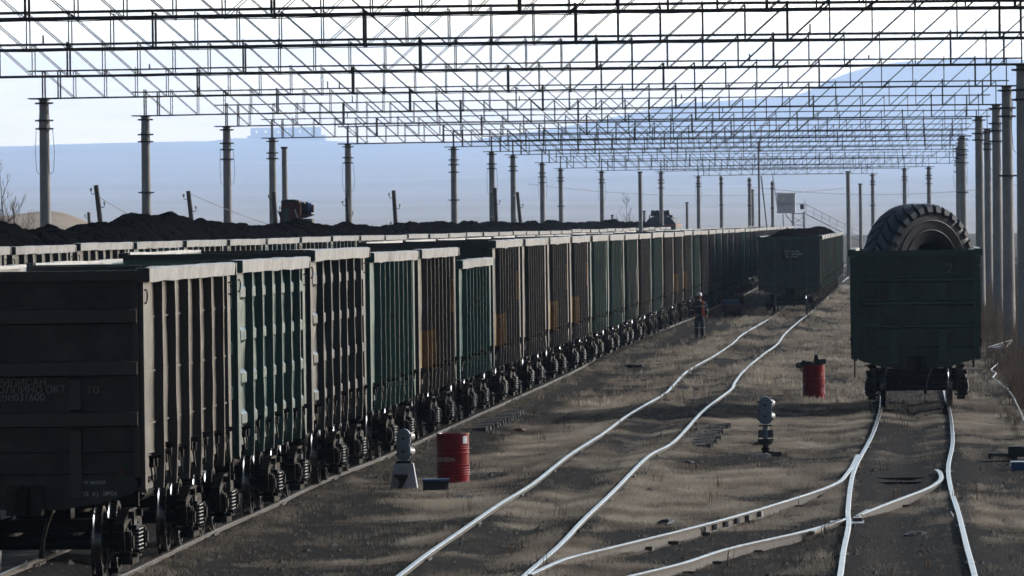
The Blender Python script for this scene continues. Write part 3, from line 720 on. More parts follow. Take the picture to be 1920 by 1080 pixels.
# ------------------------------------------------------------------ giant tyre standing in the right wagon
ty = empty('giant_tyre', (.20, 190.3, 3.35), 0); tag(ty, 'huge black mining truck tyre with deep lugs standing in the green wagon', 'tyre')
ty.rotation_euler = (0, 0, R(42)); ty.scale = (1.035,) * 3               # axle along local X, turned
prof = [(.50, -.36), (.54, -.43), (.86, -.455), (1.05, -.47), (1.22, -.45), (1.30, -.40), (1.335, -.30), (1.345, 0), (1.335, .30), (1.30, .40), (1.22, .45), (1.05, .47), (.86, .455), (.54, .43), (.50, .36), (.60, .33), (1.1, .36), (1.2, .2), (1.2, -.2), (1.1, -.36), (.60, -.33), (.50, -.36)]
# front sidewall must face local -Y: build the axle along Y
MB().lathe(prof, (0, 0, 0), 'Y', 72, caps=False).build('carcass', M['rubber'], ty, smooth=True)
lug = MB(); NL = 30
for s in (-1, 1):
    for i in range(NL):
        a0 = 2 * PI * (i + (.5 if s > 0 else 0)) / NL; hw = 2 * PI / NL * .40
        secs = [(.015, 1.335, 1.395, .10, 1.12), (.10, 1.335, 1.40, .08, 1.08), (.22, 1.33, 1.40, .03, 1.0), (.36, 1.30, 1.385, -.02, .95), (.45, 1.22, 1.32, -.03, .85), (.475, 1.14, 1.20, -.03, .7)]
        vs = []
        for (t, r0, r1, da, ww) in secs:
            for r, k in ((r0, -1), (r1, -1), (r1, 1), (r0, 1)):
                an = a0 + da * 1.6 + k * hw * ww * (1 if r == r0 else .93); yy = s * t if r == r0 or t < .4 else s * (t + .035)
                vs.append((r * math.sin(an), yy, r * math.cos(an)))
        n_ = len(secs); fs = [(j * 4 + q, j * 4 + (q + 1) % 4, j * 4 + 4 + (q + 1) % 4, j * 4 + 4 + q) for j in range(n_ - 1) for q in range(4)] + [(0, 1, 2, 3), tuple(n_ * 4 - 4 + q for q in (3, 2, 1, 0))]
        lug.add(vs, fs)
lug.build('tread_lug', mat('worn_lug_rubber', (.030, .036, .048), (.045, .054, .070), rough=.42, scale=5), ty)
b = MB().lathe([(.98, -.475), (1.0, -.49), (1.02, -.475)], (0, 0, 0), 'Y', 64, caps=False).lathe([(.76, -.45), (.78, -.47), (.80, -.45)], (0, 0, 0), 'Y', 64, caps=False)
b.build('sidewall_ring', M['rubber'], ty, smooth=True)

# ------------------------------------------------------------------ gantries
def pillar(parent, x, y, top, seed, base=-.6):
    h = top - base
    p_ = MB().lathe([(.235, 0), (.175, h)], (x, y, base), 'Z', 14).build('pillar', M['concrete'], parent, smooth='auto')
    c = MB()
    zz = [top - .12, top - .75, top - 1.05] + ([top - 1.5] if seed % 3 == 0 else []) + ([top - 3.2] if seed % 4 == 1 else [])
    for z in zz: c.lathe([(.22, -.035), (.25, -.035), (.25, .035), (.22, .035)], (x, y, z), 'Z', 12, caps=False).box((x - .28, y, z), (.1, .1, .06)).box((x + .28, y, z), (.1, .1, .06))
    for sx in (-1, 1): c.bar((x + sx * .17, y, top - 1.1), (x + sx * .13, y, top + .03), .06)
    c.box((x, y, top + .012), (.36, .9, .04))
    c.build('steel_collar', M['band'], p_)
    if seed % 2 == 0:
        MB().tube([(x - .3, y, top - 1.1), (x - .34, y, top - 1.9), (x - .3, y, top - 2.6), (x - .2, y, top - 2.7)], .012, 4).tube([(x + .3, y, top - 1.1), (x + .36, y, top - 1.9), (x + .32, y, top - 2.6), (x + .2, y, top - 2.7)], .012, 4).build('cable', M['band'], p_)
    return p_
def truss(parent, x0, x1, y, zb, seed):
    r_ = random.Random(seed); W = .85; D = 1.0; e = .55
    a_, b_ = x0 - e, x1 + e; N = int(round((x1 - x0) / 1.12)); pw = (x1 - x0) / N
    tr = MB()
    sag = lambda x: .06 * math.sin(PI * (x - x0) / (x1 - x0)) + .012 * nse(x * .3, y)
    ch = .062 if seed in (1, 2, 3, 8) else .046
    X = [a_] + [x0 + i * pw for i in range(N + 1)] + [b_]
    for s in (-1, 1):
        yy = y + s * W / 2
        for z, c_ in ((zb, ch), (zb + D, ch * .85)):
            sweep([Vector((q, yy, z + sag(q))) for q in X], [(-c_ / 2, -c_ / 2), (c_ / 2, -c_ / 2), (c_ / 2, c_ / 2), (-c_ / 2, c_ / 2)], t4 := MB())
            t4.build('chord', M['truss'], parent)
    xs_ = [x0 + i * pw for i in range(N + 1)]
    mid = (x0 + x1) / 2
    for i, x in enumerate(xs_):
        for s in (-1, 1):
            yy = y + s * W / 2
            tr.bar((x, yy, zb), (x, yy, zb + D + .1 * (r_.random() > .6)), .030 if i % 5 else .055)
            if i < N:
                x2 = xs_[i + 1]; dw = .024
                c = (x + x2) / 2
                if abs(c - mid) < pw * 1.6:
                    tr.bar((x, yy, zb + D), (x2, yy, zb), .02); tr.bar((x, yy + .03, zb), (x2, yy + .03, zb + D), .02)
                elif c < mid: tr.bar((x, yy, zb + D), (x2, yy, zb), dw)
                else: tr.bar((x, yy, zb), (x2, yy, zb + D), dw)
        for z in (zb, zb + D): tr.bar((x, y - W / 2, z + sag(x)), (x, y + W / 2, z + sag(x)), .03)
        if i < N and i % 2 == 0: tr.bar((x, y - W / 2, zb), (xs_[i + 1], y + W / 2, zb), .02)
        elif i < N: tr.bar((x, y + W / 2, zb), (xs_[i + 1], y - W / 2, zb), .02)
    for x in (x0 + pw / 2, x1 - pw / 2):
        for s in (-1, 1): tr.bar((x, y + s * W / 2, zb), (x, y + s * W / 2, zb + D), .05)
    tr.build('lattice', M['truss'], parent)
    # hanging droppers and small brackets
    for k in range(3):
        x = r_.uniform(x0 + 2, x1 - 2); MB().bar((x, y - W / 2, zb + D), (x, y - W / 2, zb + D + r_.uniform(.15, .35)), .05).build('bracket', M['truss'], parent)
GAN = [(151, 151, -31.5, 3.6), (183, 183, -31.5, 3.6), (214, 214, -31.5, 3.6), (250, 250, -31.8, 3.56), (290, 290, -31.4, 3.57), (337, 337, -32.2, 3.7), (375, 375, -32.0, 3.3), (427, 427, -34, 4.2), (462, 462, -32.4, 3.1),
       (487, 487, -27.7, 3.2), (522, 522, -27.2, 3.3), (548, 548, -27.1, 3.4), (620, 620, -28.4, 4.0), (685, 685, -29.8, 4.6), (722, 722, -27.7, 1.8), (740, 740, -22.9, -.4), (818, 818, -21.5, -3.7)]
for i, (ya, yb, xl, xr) in enumerate(GAN):
    g = empty('lattice_gantry', ((xl + xr) / 2, ya, 0)); g.location = (0, 0, 0)
    if i == 0: lab = 'lattice gantry nearest the camera, above the near wagons of the left train'
    else: lab = 'steel lattice gantry on concrete pillars over all tracks, %s from the near end' % ORD[i]
    tag(g, lab, 'gantry', 'lattice gantries over the yard')
    zb = 4.4 + 4.82 + .02 * nse(i * 3.3, 1)
    pillar(g, xl, ya, zb - .05, i); pillar(g, xr, yb, zb - .05, i + 1)
    truss(g, xl, xr, ya, zb, i)

# poles without gantries
def smooth_pole(px, pt, Y, r, lab, rings=False, cat='pole', lean=0, base=-.6):
    p_ = at(px, pt, Y); o = empty('concrete_pole', (p_.x, Y, 0)); tag(o, lab, cat, 'plain concrete poles')
    MB().lathe([(r * 1.25, base), (r, p_.z)], (0, 0, 0), 'Z', 12).build('shaft', M['concrete'], o, smooth='auto')
    c = MB()
    for z in ([p_.z - .3, p_.z - .8, p_.z - 3] if rings else [p_.z]): c.lathe([(r, -.05), (r * 1.35, -.05), (r * 1.35, .05), (r, .05)], (0, 0, z), 'Z', 10, caps=False)
    c.build('steel_collar', M['band'], o)
    return o
smooth_pole(533, 277, 420, .14, 'plain dark grey pole behind the red machine')
smooth_pole(1200, 323, 560, .13, 'plain concrete pole left of the locomotive roof')
smooth_pole(1590, 322, 640, .16, 'plain concrete pole behind the last wagons of the middle train')
smooth_pole(1613, 345, 760, .15, 'shorter plain concrete pole left of the giant tyre')
smooth_pole(1352, 330, 828, .17, 'ringed far concrete pole between the locomotive and the cabin', True)
smooth_pole(1405, 333, 860, .18, 'ringed far concrete pole with a shorter twin beside it', True)
smooth_pole(1411, 356, 900, .16, 'shorter far pole touching the ringed pole')
smooth_pole(1448, 340, 900, .17, 'ringed far concrete pole just left of the lookout cabin', True)
smooth_pole(1288, 380, 800, .13, 'short concrete post right of the locomotive roof')
smooth_pole(1208, 396, 800, .13, 'very short concrete post left of the locomotive roof')
smooth_pole(1148, 404, 700, .10, 'tiny post behind the coal heaps left of the bare tree')
# thin steel mast with slanted stay
m_ = empty('steel_mast', (at(1422, 265, 720).x, 720, 0)); tag(m_, 'thin dark steel mast rising behind the trains just left of the lookout cabin', 'mast')
MB().cyl((0, 0, -.5), (0, 0, at(1422, 265, 720).z), .10, .08, 8).build('shaft', M['band'], m_)
MB().cyl((at(1446, 450, 720).x - m_.location.x, .5, .0), (at(1427, 330, 720).x - m_.location.x, .2, at(1427, 330, 720).z), .06, n=6).build('stay', M['band'], m_)
# leaning timber poles with insulators and wires
for i, (px, pt, pb, pyb, Y, lab) in enumerate([(180, 347, 190, 430, 330, 'leaning timber telegraph pole left of the tall coal heap'), (353, 358, 360, 420, 360, 'leaning timber pole behind the crest of the tall coal heap'),
        (513, 360, 517, 420, 380, 'timber pole right behind the fourth concrete pillar'), (650, 372, 654, 420, 420, 'short timber pole left of the fifth concrete pillar'), (738, 357, 742, 420, 400, 'timber pole standing free above the dark heaps'),
        (928, 352, 931, 425, 450, 'slim timber pole close beside a concrete pillar'), (970, 360, 976, 420, 470, 'slim leaning timber pole right of the ringed pillar'), (166, 398, 168, 425, 520, 'tiny far timber pole left of the leaning one')]):
    a_ = at(px, pt, Y); b_ = at(pb, pyb, Y); d = (b_ - a_); b_ = a_ + d * ((a_.z + .6) / (a_.z - b_.z))
    o = empty('timber_pole', (b_.x, Y, 0)); tag(o, lab, 'pole', 'timber line poles')
    MB().cyl((0, 0, -.6), (a_.x - b_.x, 0, a_.z), .14, .10, 9).build('shaft', M['wood'], o)
    mm = MB()
    for zz, s in ((.35, -1), (.9, 1), (1.8, -1)):
        t_ = (a_.z - zz + .6) / (a_.z + .6); x_ = (a_.x - b_.x) * t_
        mm.tube([(x_, 0, a_.z - zz), (x_ + s * .22, 0, a_.z - zz - .03), (x_ + s * .25, 0, a_.z - zz + .1)], .018, 5)
        MB().lathe([(.02, 0), (.05, .02), (.05, .08), (.03, .13)], (x_ + s * .25, 0, a_.z - zz + .1), 'Z', 8).build('insulator', M['white'], o)
    mm.build('hook', M['band'], o)
def wire(p0, p1, sag, lab, r=.012):
    p0, p1 = Vector(p0), Vector(p1); pts = []
    for i in range(17):
        t = i / 16; q = p0.lerp(p1, t); q.z -= 4 * sag * t * (1 - t); pts.append(q)
    o = MB().tube(pts, r, 4).build('overhead_wire', M['band']); tag(o, lab, 'wire', 'overhead wires')
wire(at(354, 362, 360), at(640, 455, 380), .25, 'thin wire falling away right of the second leaning pole')
wire(at(181, 366, 330), at(330, 440, 345), .15, 'thin wire falling away right of the leftmost leaning pole')
wire(at(990, 345, 700), at(1590, 352, 760), .9, 'faint long wire sagging across the far yard', .02)
wire(at(1405, 350, 860), at(1920, 345, 860), 1.0, 'faint wire running right from the far ringed pole', .022)

# ------------------------------------------------------------------ lookout cabin
YC = 950; c0 = at(1474, 400, YC); px2m = YC / F
lc = empty('lookout_cabin', (c0.x, YC, 0)); tag(lc, 'grey lookout cabin on stilts with a gleaming window and outside stairs', 'lookout cabin')
zf = at(1474, 400, YC).z; zt = at(1474, 363, YC).z
cb = MB().box((0, 1.1, (zf + zt) / 2), (2.15, 2.2, zt - zf)); cb.build('cabin', M['greybox'], lc)
MB().box((0, 1.1, zt + .04), (2.4, 2.5, .08), ry=.03).build('roof', M['greybox'], lc)
wn = MB().box((-.37, -.01, zf + 1.62), (.50, .05, .46)).build('window_frame', M['greybox'], lc)
MB().box((-.37, -.04, zf + 1.62), (.40, .02, .36), rz=0).build('pane', M['glass'], wn)
st = MB()
for x in (.80, 2.1): st.box((x, .4, zf / 2), (.28, .28, zf + .3)).box((x, 1.8, zf / 2), (.24, .24, zf + .3))
st.bar((-.4, .3, zf - .1), (-.1, .3, 0), .14).bar((-.1, .4, zf - .1), (.8, .4, zf - 1.3), .12).bar((.8, .4, zf - .4), (2.1, .4, zf - 1.3), .06).bar((.8, .4, zf - 1.3), (2.1, .4, zf - .4), .06).bar((.8, .4, zf - .06), (2.3, .4, zf - .06), .12)
st.bar((.8, .4, zf - 1.4), (2.1, .4, zf - 1.4), .08)
st.build('stilt', M['greybox'], lc)
x1 = at(1512, 395, YC).x - c0.x; xe = at(1612, 440, YC).x - c0.x; ze = at(1612, 452, YC).z
sr = MB().bar((x1, .2, zf - .15), (xe, .2, ze), .16, .10).bar((x1, 1.1, zf - .15), (xe, 1.1, ze), .16, .10)
for k in range(22): t_ = (k + .5) / 22; sr.box((x1 + (xe - x1) * t_, .65, zf - .15 + (ze - zf + .15) * t_), (.3, .9, .04))
sr.build('staircase', M['greybox'], lc)
hr = MB()
for y in (.2, 1.1):
    hr.bar((x1, y, zf + 1.0), (xe, y, ze + 1.1), .05).bar((x1, y, zf + .45), (xe, y, ze + .55), .03).bar((-1.1, -.12, zf + 1.1), (x1, -.12, zf + 1.1), .05)
    for k in range(8): t_ = k / 7; hr.bar((x1 + (xe - x1) * t_, y, zf - .15 + (ze - zf + .15) * t_), (x1 + (xe - x1) * t_, y, zf + 1.0 + (ze + 1.1 - zf - 1.0) * t_), .045)
hr.build('handrail', M['greybox'], lc)
MB().box((1.9, .2, zf + .75), (.45, .3, .6)).bar((2.25, .2, zf), (2.25, .2, zf + 1.6), .04).build('control_box', M['band'], lc)
MB().bar((-.95, .5, zf + .2), (at(1448, 325, YC).x - c0.x, .5, at(1448, 325, YC).z), .12).build('boom', M['greybox'], lc)

# ------------------------------------------------------------------ diesel locomotive behind the trains
lo = empty('diesel_locomotive', (-24.6, 790, .35)); tag(lo, 'dark green diesel locomotive with red band, only its rounded roof showing', 'locomotive')
roof = [(-1.55, 3.75), (-1.5, 4.05), (-1.2, 4.45), (-.8, 4.7), (-.4, 4.82), (.4, 4.82), (.8, 4.7), (1.2, 4.45), (1.5, 4.05), (1.55, 3.75)]
MB().prism(roof, 0, 19, 'Y').build('roof', M['band'], lo)
MB().prism([(-1.55, 1.0), (1.55, 1.0), (1.55, 3.74), (-1.55, 3.74)], 0, 19, 'Y').build('body', M['green'], lo)
MB().box((0, 9.5, 3.86), (3.16, 19.05, .16)).build('red_band', M['locored'], lo)
for x in (-.52, .50):
    MB().prism([(x - .45, 4.78), (x + .45, 4.78), (x + .36, 5.35), (x + .08, 5.35), (x, 5.22), (x - .08, 5.35), (x - .36, 5.35)], .8, 3.2, 'Y').build('exhaust_stack', M['black'], lo)
MB().box((1.05, .8, 4.72), (.35, .5, .3)).cyl((-1.05, 1, 4.4), (-1.05, 1, 4.85), .06, n=8).build('horn', M['black'], lo)
MB().prism([(-1.0, 2.6), (1.0, 2.6), (.95, 3.5), (-.95, 3.5)], -.03, 0, 'Y').build('windscreen', M['glass'], lo)
MB().box((0, 3.5, .7), (2.6, 4.5, .7)).box((0, 15.5, .7), (2.6, 4.5, .7)).box((0, 9.5, .8), (2.4, 4, .5)).build('bogie', M['black'], lo)
# red machine
mc_ = at(556, 400, 330); mx0 = mc_.x
ma = empty('rail_crane', (mx0, 330, 0)); tag(ma, 'rusty red crane machinery with a blue drum rising above the coal heaps', 'crane')
P_ = lambda px, py: (at(px, py, 330).x - mx0, at(px, py, 330).z)
def pr(pix, a0, a1, name, m, mb=None):
    (mb or MB()).prism([P_(*q) for q in pix], a0, a1, 'Y').build(name, M[m], ma)
pr([(530, 377), (541, 375), (553, 375), (562, 378), (566, 384), (566, 420), (530, 420), (529, 398)], -.7, .7, 'cab', 'machred')
pr([(529.5, 376.5), (541, 374), (554, 374), (563, 377), (563, 380), (545, 377), (530, 380)], -.8, .8, 'cab_roof', 'debris')
pr([(523, 398), (530, 396), (534, 420), (526, 420), (527, 409)], -.5, .5, 'counterweight', 'debris')
pr([(534, 392), (543, 390), (545, 420), (534, 420)], -.74, -.6, 'side_door', 'green')
pr([(564, 379), (573, 379), (573, 381.5), (564, 381.5)], -.6, .5, 'tread_plate', 'scrap')
xa, za = P_(566, 390); xb, zb_ = P_(578, 390)
MB().cyl((xa, 0, za), (xb, 0, zb_), .26, n=16).build('engine_drum', M['debris'], ma, smooth='auto')
xa, za = P_(577.5, 391); xb, zb_ = P_(584, 391); MB().cyl((xa, -.05, za), (xb, -.05, zb_), .24, n=16).build('drum_cap', M['blue'], ma, smooth='auto')
xa, za = P_(583.5, 391); xb, zb_ = P_(588.5, 391); MB().cyl((xa, -.05, za), (xb, -.05, zb_), .17, n=14).build('filter', M['machred'], ma, smooth='auto')
pr([(567, 401), (588, 401), (588, 403.5), (572, 409), (567, 409)], -.5, .5, 'jib_foot', 'debris')
pr([(567, 410), (587, 410), (587, 425), (567, 425)], -.6, .6, 'base_block', 'debris')
xa, za = P_(555, 392); xb, zb_ = P_(563, 414); MB().bar((xa, -.78, za), (xb, -.78, zb_), .05, .05).build('strut', M['scrap'], ma)
MB().box((0, 0, 2.2), (2.6, 3.0, 4.4)).build('undercarriage', M['debris'], ma)

# building on the plateau
bY = 31800
bl = empty('plateau_building', (at(540, 250, bY).x, bY, 0)); tag(bl, 'long hazy flat-roofed building on the plateau edge, upper storey with open windows', 'building')
x0 = at(470, 250, bY).x - bl.location.x; x1_ = at(602, 250, bY).x - bl.location.x
za = at(540, 253.5, bY).z; zb_ = at(540, 239, bY).z
wl = MB(); opens = [481, 498, 522, 530, 538, 562, 580]
cx = [at(q, 250, bY).x - bl.location.x for q in opens]; edges = [x0]
for c_ in cx: edges += [c_ - 3.2, c_ + 3.2]
edges.append(x1_); hgt = zb_ - za
for i in range(0, len(edges), 2): wl.box(((edges[i] + edges[i + 1]) / 2, 0, (za + zb_) / 2), (edges[i + 1] - edges[i], 8, hgt))
wl.box(((x0 + x1_) / 2, .004, zb_ - hgt * .17), (x1_ - x0 - .02, 7.6, hgt * .34)).box(((x0 + x1_) / 2, .004, za + hgt * .15), (x1_ - x0 - .02, 7.6, hgt * .3))
wl.build('upper_storey', M['greybox'], bl)
MB().box(((x0 + x1_) / 2, 40, za - 21), (x1_ - x0 + 28, 90, 42)).build('lower_storey', M['greybox'], bl)

# sandy mound far left
def dune(u, v):
    x = (u - .5) * 34; y = (v - .5) * 60; e = max(0, 1 - (x / 17) ** 2) * max(0, 1 - (y / 30) ** 2)
    return (x, y, -.4 + e * (6.9 - x * .06 + .8 * nse(x * .15, y * .1)))
dn = MB().grid(30, 30, dune).build('sand_mound', mat('pale_sand', (.30, .24, .18), (.4, .33, .26), rough=1, scale=.2), smooth=True, fix=False)
dn.location = (at(60, 420, 880).x, 880, 0); tag(dn, kind='structure')

# bare trees
def bare_tree(loc, H, seed, lab, n_main=7, r0=.07):
    r_ = random.Random(seed); o = empty('bare_tree', loc); tag(o, lab, 'tree')
    tk = MB(); tw = MB()
    tops = []
    for i in range(3 if n_main > 5 else 1):
        lean = r_.uniform(-.12, .12); pts = [(lean * H * t + .12 * nse(t * 3, seed + i), .1 * i + .1 * nse(t * 3, seed + 9 + i), H * t * (1 - .18 * i)) for t in (0, .25, .5, .75, 1)]
        tk.tube(pts, [r0, r0 * .8, r0 * .55, r0 * .32, .008], 6); tops.append(pts)
    def br(p, d, l, r, lv):
        q = p; pts = [p]
        for k in range(4):
            d = (d + Vector((r_.uniform(-.2, .2), r_.uniform(-.2, .2), r_.uniform(.0, .22)))).normalized(); q = q + d * l / 4; pts.append(q)
        tw.tube(pts, [r, r * .8, r * .6, r * .4, r * .2], 3)
        if lv:
            for k in range(4): br(pts[r_.randint(1, 4)], (d + Vector((r_.uniform(-.9, .9), r_.uniform(-.9, .9), r_.uniform(0, .5)))).normalized(), l * .6, r * .55, lv - 1)
    for pts in tops:
        for k in range(n_main * 2):
            t = r_.uniform(.18, .95); i = int(t * 4); f = t * 4 - i; p_ = Vector(pts[i]).lerp(Vector(pts[i + 1]), f)
            a_ = r_.uniform(0, 2 * PI); br(p_, Vector((math.cos(a_) * .7, math.sin(a_) * .7, .75)).normalized(), H * .30 * (1.15 - t), r0 * .3, 2)
    tk.build('trunk', M['twig'], o); tw.build('crown', M['twig'], o)
bare_tree((at(22, 400, 300).x, 300, -.3), 7.1, 3, 'leafless bushy tree at the left edge above the coal heaps')
bare_tree((at(1177, 400, 640).x, 640, -.3), 7.0, 11, 'faint leafless tree between concrete poles left of the locomotive', 6, .06)
bare_tree((at(2, 400, 330).x, 330, -.3), 6.2, 17, 'smaller leafless tree cut by the left edge')

# ------------------------------------------------------------------ drums
def drum(px, py, lab, word, letter_y, second=False, scale=1.0):
    g = gp(px, py, GZ - .01); o = empty('oil_drum', g); tag(o, lab, 'drum', 'red oil drums')
    r = .286; Hh = .88
    pr_ = [(.0, .0), (r - .01, 0), (r + .008, .008), (r + .008, .025), (r, .035)]
    def ribs(z0, n_):
        out = []
        for i in range(n_): z = z0 + i * .042; out += [(r, z - .014), (r + .011, z), (r, z + .014)]
        return out
    pr_ += ribs(.14, 4) + [(r, .30)] + [(r + .002, .31), (r + .012, .318), (r, .33)] + [(r, .52), (r + .012, .53), (r, .545)] + ribs(.60, 3) + [(r, .845), (r + .01, .852), (r + .01, Hh), (r - .012, Hh), (r - .02, Hh - .02), (0, Hh - .02)]
    MB().lathe(pr_, (0, 0, 0), 'Z', 48, caps=False).build('barrel', M['red'], o, smooth='auto')
    MB().cyl((.12, -.1, Hh - .02), (.12, -.1, Hh + .0), .03, n=10).build('bung', M['band'], o)
    if word:
        x = letter_y[0]
        for ch, wd in zip(word, letter_y[2]):
            an = x / r
            if abs(an) < 1.5:
                text_mesh(ch, letter_y[3], 'lettering', M['white'], o, (math.sin(an) * (r + .003), -math.cos(an) * (r + .003), letter_y[1]), (R(90), 0, an), align='CENTER')
            x += wd
    if not second:
        an = .92; lb = MB()
        lb.grid(4, 1, lambda u, v: (math.sin(.72 + .40 * u) * (r + .004), -math.cos(.72 + .40 * u) * (r + .004), .70 + .13 * v)); lb.build('paper_label', M['label'], o, fix=False)
    return o
drum(850, 905, 'red ribbed oil drum with white lettering and a paper label, left of the tracks', 'ДЕВОН', (-.27, .385, [.072, .066, .068, .078, .07], .095))
d2 = drum(1526, 748, 'red oil drum filled with dark scrap standing near the giant-tyre wagon', None, None, True)
text_mesh('ОН', .07, 'lettering', M['white'], d2, (-.245, -.155, .36), (R(90), 0, -1.0), align='CENTER')
ring = MB().lathe([(.028, -.004), (.045, -.004), (.045, .004), (.028, .004)], (.19, -.222, .36), 'Y', 16, caps=False, m=None); ring.build('round_emblem', M['scrap'], d2)
sc = MB(); r_ = random.Random(5)
sc.prism([(-.02, .82), (.17, .82), (.11, 1.14), (.03, 1.14)], -.05, .06, 'Y')
for k in range(9): sc.box((-.34 + k * .07, r_.uniform(-.15, .1), .92 + r_.uniform(-.05, .04) - (.06 if k < 2 else 0)), (.14, .2, .11), rz=r_.uniform(0, 3), ry=r_.uniform(-.5, .5))
sc.tube([(-.3, -.2, .95), (-.34, -.25, .8), (-.3, -.28, .72)], .02, 5)
sp = sc.build('scrap_pile', M['debris']); sp.location = d2.location; tag(sp, 'dark greenish scrap heaped in the mouth of the far red drum', 'scrap')
# drums and bin far in the shade of the middle train
for i, (px, py, m_k, lab) in enumerate([(1381, 570, 'machred', 'dull red barrel in shade between the trains, the farther one'), (1375, 592, 'machred', 'dull red barrel in shade between the trains, nearest the walker'), (1371, 582, 'blue', 'blue barrel lying between the two dull red ones')]):
    g = gp(px, py, GZ); o = empty('lying_barrel', (g.x, g.y, GZ + .28)); tag(o, lab, 'barrel')
    MB().lathe([(0, -.42), (.27, -.42), (.285, -.40), (.285, -.15), (.295, -.14), (.285, -.13), (.285, .13), (.295, .14), (.285, .15), (.285, .40), (.27, .42), (0, .42)], (0, 0, 0), 'X', 24, caps=False).build('shell', M[m_k], o, smooth='auto')
    MB().cyl((.42, .1, .1), (.43, .1, .1), .03, n=8).build('bung', M['band'], o)

# ------------------------------------------------------------------ dwarf signals
def signal_head(o, z, wdt, hgt, n_l=2):
    hw = wdt / 2; prof_ = []
    for k in range(13): a_ = PI * k / 12; prof_.append((hw * math.cos(a_), z + hgt - hw + hw * math.sin(a_)))
    prof_ += [(-hw, z + hgt * .55), (-hw * .88, z + hgt * .5), (-hw, z + hgt * .45)]
    for k in range(7): a_ = PI + PI * k / 6; prof_.append((hw * math.cos(a_), z + hw * .7 + hw * .7 * math.sin(a_)))
    prof_ += [(hw, z + hgt * .45), (hw * .88, z + hgt * .5), (hw, z + hgt * .55)]
    MB().prism(prof_, -.08, .09, 'Y').build('lamp_housing', M['signal'], o)
    inner = [(x * .8, z + hgt / 2 + (zz - z - hgt / 2) * .86) for x, zz in prof_]
    MB().prism(inner, -.105, -.08, 'Y').build('rear_door', M['signal'], o)
    k = MB()
    for q in (.30, .70): k.cyl((0, -.125, z + hgt * q), (0, -.1, z + hgt * q), .025, n=8).box((0, -.13, z + hgt * q), (.07, .012, .014))
    for q in (.2, .5, .8): k.box((-hw - .012, -.05, z + hgt * q), (.03, .04, .04)).box((hw + .01, -.05, z + hgt * q), (.025, .04, .04))
    k.build('latch', M['band'], o)
    for q in (.27, .73):
        m = Matrix.Rotation(R(25), 3, 'Z')
        MB().lathe([(.065, 0), (.075, .0), (.075, .12), (.065, .12)], (.065, .06, z + hgt * q + .01), 'Y', 20, caps=False, m=Matrix.Rotation(R(-32), 3, 'Z')).build('lens_hood', M['hood'], o, smooth='auto')
        MB().lathe([(0, .02), (.06, .02), (.06, .03), (0, .05)], (.065, .06, z + hgt * q + .01), 'Y', 20, caps=False, m=Matrix.Rotation(R(-32), 3, 'Z')).build('lens', M['black'], o, smooth='auto')
g = gp(758, 915, GZ); s1 = empty('dwarf_signal', g); tag(s1, 'two-lamp grey dwarf signal on a whitewashed concrete base left of the red drum', 'signal')
b4 = MB(); v = [(-.235, -.16, 0), (.235, -.16, 0), (.235, .16, 0), (-.235, .16, 0), (-.165, -.12, .43), (.165, -.12, .43), (.165, .12, .43), (-.165, .12, .43)]
b4.add(v, [(0, 3, 2, 1), (4, 5, 6, 7), (0, 1, 5, 4), (1, 2, 6, 5), (2, 3, 7, 6), (3, 0, 4, 7)]).build('base', M['whitewash'], s1)
MB().box((0, 0, .445), (.27, .2, .03)).box((0, 0, .465), (.24, .17, .014)).build('base_plate', M['black'], s1)
signal_head(s1, .47, .235, .56)
MB().box((-.03, -.25, .22), (.26, .12, .05)).prism([(-.12, .20), (.08, .20), (.02, .08), (-.03, .0), (-.10, .0), (-.06, .1)], -.27, -.20, 'Y').build('cable_box', M['debris'], s1)
g = gp(1436, 858, GZ); s2 = empty('dwarf_signal', g); tag(s2, 'two-lamp blue-grey dwarf signal on a dark post between the middle and right tracks', 'signal')
MB().lathe([(.075, 0), (.07, .14), (.085, .15), (.085, .19), (.06, .2), (.06, .26)], (0, 0, 0), 'Z', 14).build('post', M['black'], s2)
MB().lathe([(.09, .245), (.14, .29), (.15, .32), (.15, .345)], (0, 0, 0), 'Z', 16).box((0, 0, .352), (.31, .18, .02)).build('flange', M['debris'], s2)
MB().cyl((.0, 0, .36), (0, 0, .62), .055, n=12).build('neck', M['signal'], s2)
MB().box((0, -.02, .46), (.29, .03, .145)).build('number_plate', mat('plate_enamel', (.09, .085, .11), (.13, .125, .15)), s2)
MB().box((0, 0, .62), (.27, .2, .025)).build('base_plate', M['debris'], s2)
signal_head(s2, .64, .255, .54)
MB().box((.13, .05, .055), (.22, .3, .13), ry=.2).box((.22, .0, .06), (.12, .16, .1), rz=.4).build('cable_box', M['debris'], s2)
MB().prism([(-.28, -.01), (-.20, .06), (.02, .10), (.10, .06), (.10, 0)], -.32, -.20, 'Y').build('whitewashed_stone', M['whitewash'], s2)

# ------------------------------------------------------------------ person
def skin_body(name, verts, edges, radii, m, parent, sub=2):
    me = bpy.data.meshes.new('tmp'); me.from_pydata(verts, edges, []); o = bpy.data.objects.new('tmp', me); COL.objects.link(o)
    md = o.modifiers.new('skin', 'SKIN'); sv = me.skin_vertices[0].data if me.skin_vertices else None
    if sv is None:
        bpy.context.view_layer.objects.active = o
        sv = me.skin_vertices[0].data
    for i, r in enumerate(radii): sv[i].radius = r if isinstance(r, tuple) else (r, r)
    sv[0].use_root = True; md.use_smooth_shade = True
    s = o.modifiers.new('sub', 'SUBSURF'); s.levels = sub; s.render_levels = sub
    dg = bpy.context.evaluated_depsgraph_get(); dg.update()
    r = bpy.data.meshes.new_from_object(o.evaluated_get(dg)); bpy.data.objects.remove(o)
    r.materials.clear(); r.materials.append(m); q = bpy.data.objects.new(name, r); COL.objects.link(q); q.parent = parent; return q
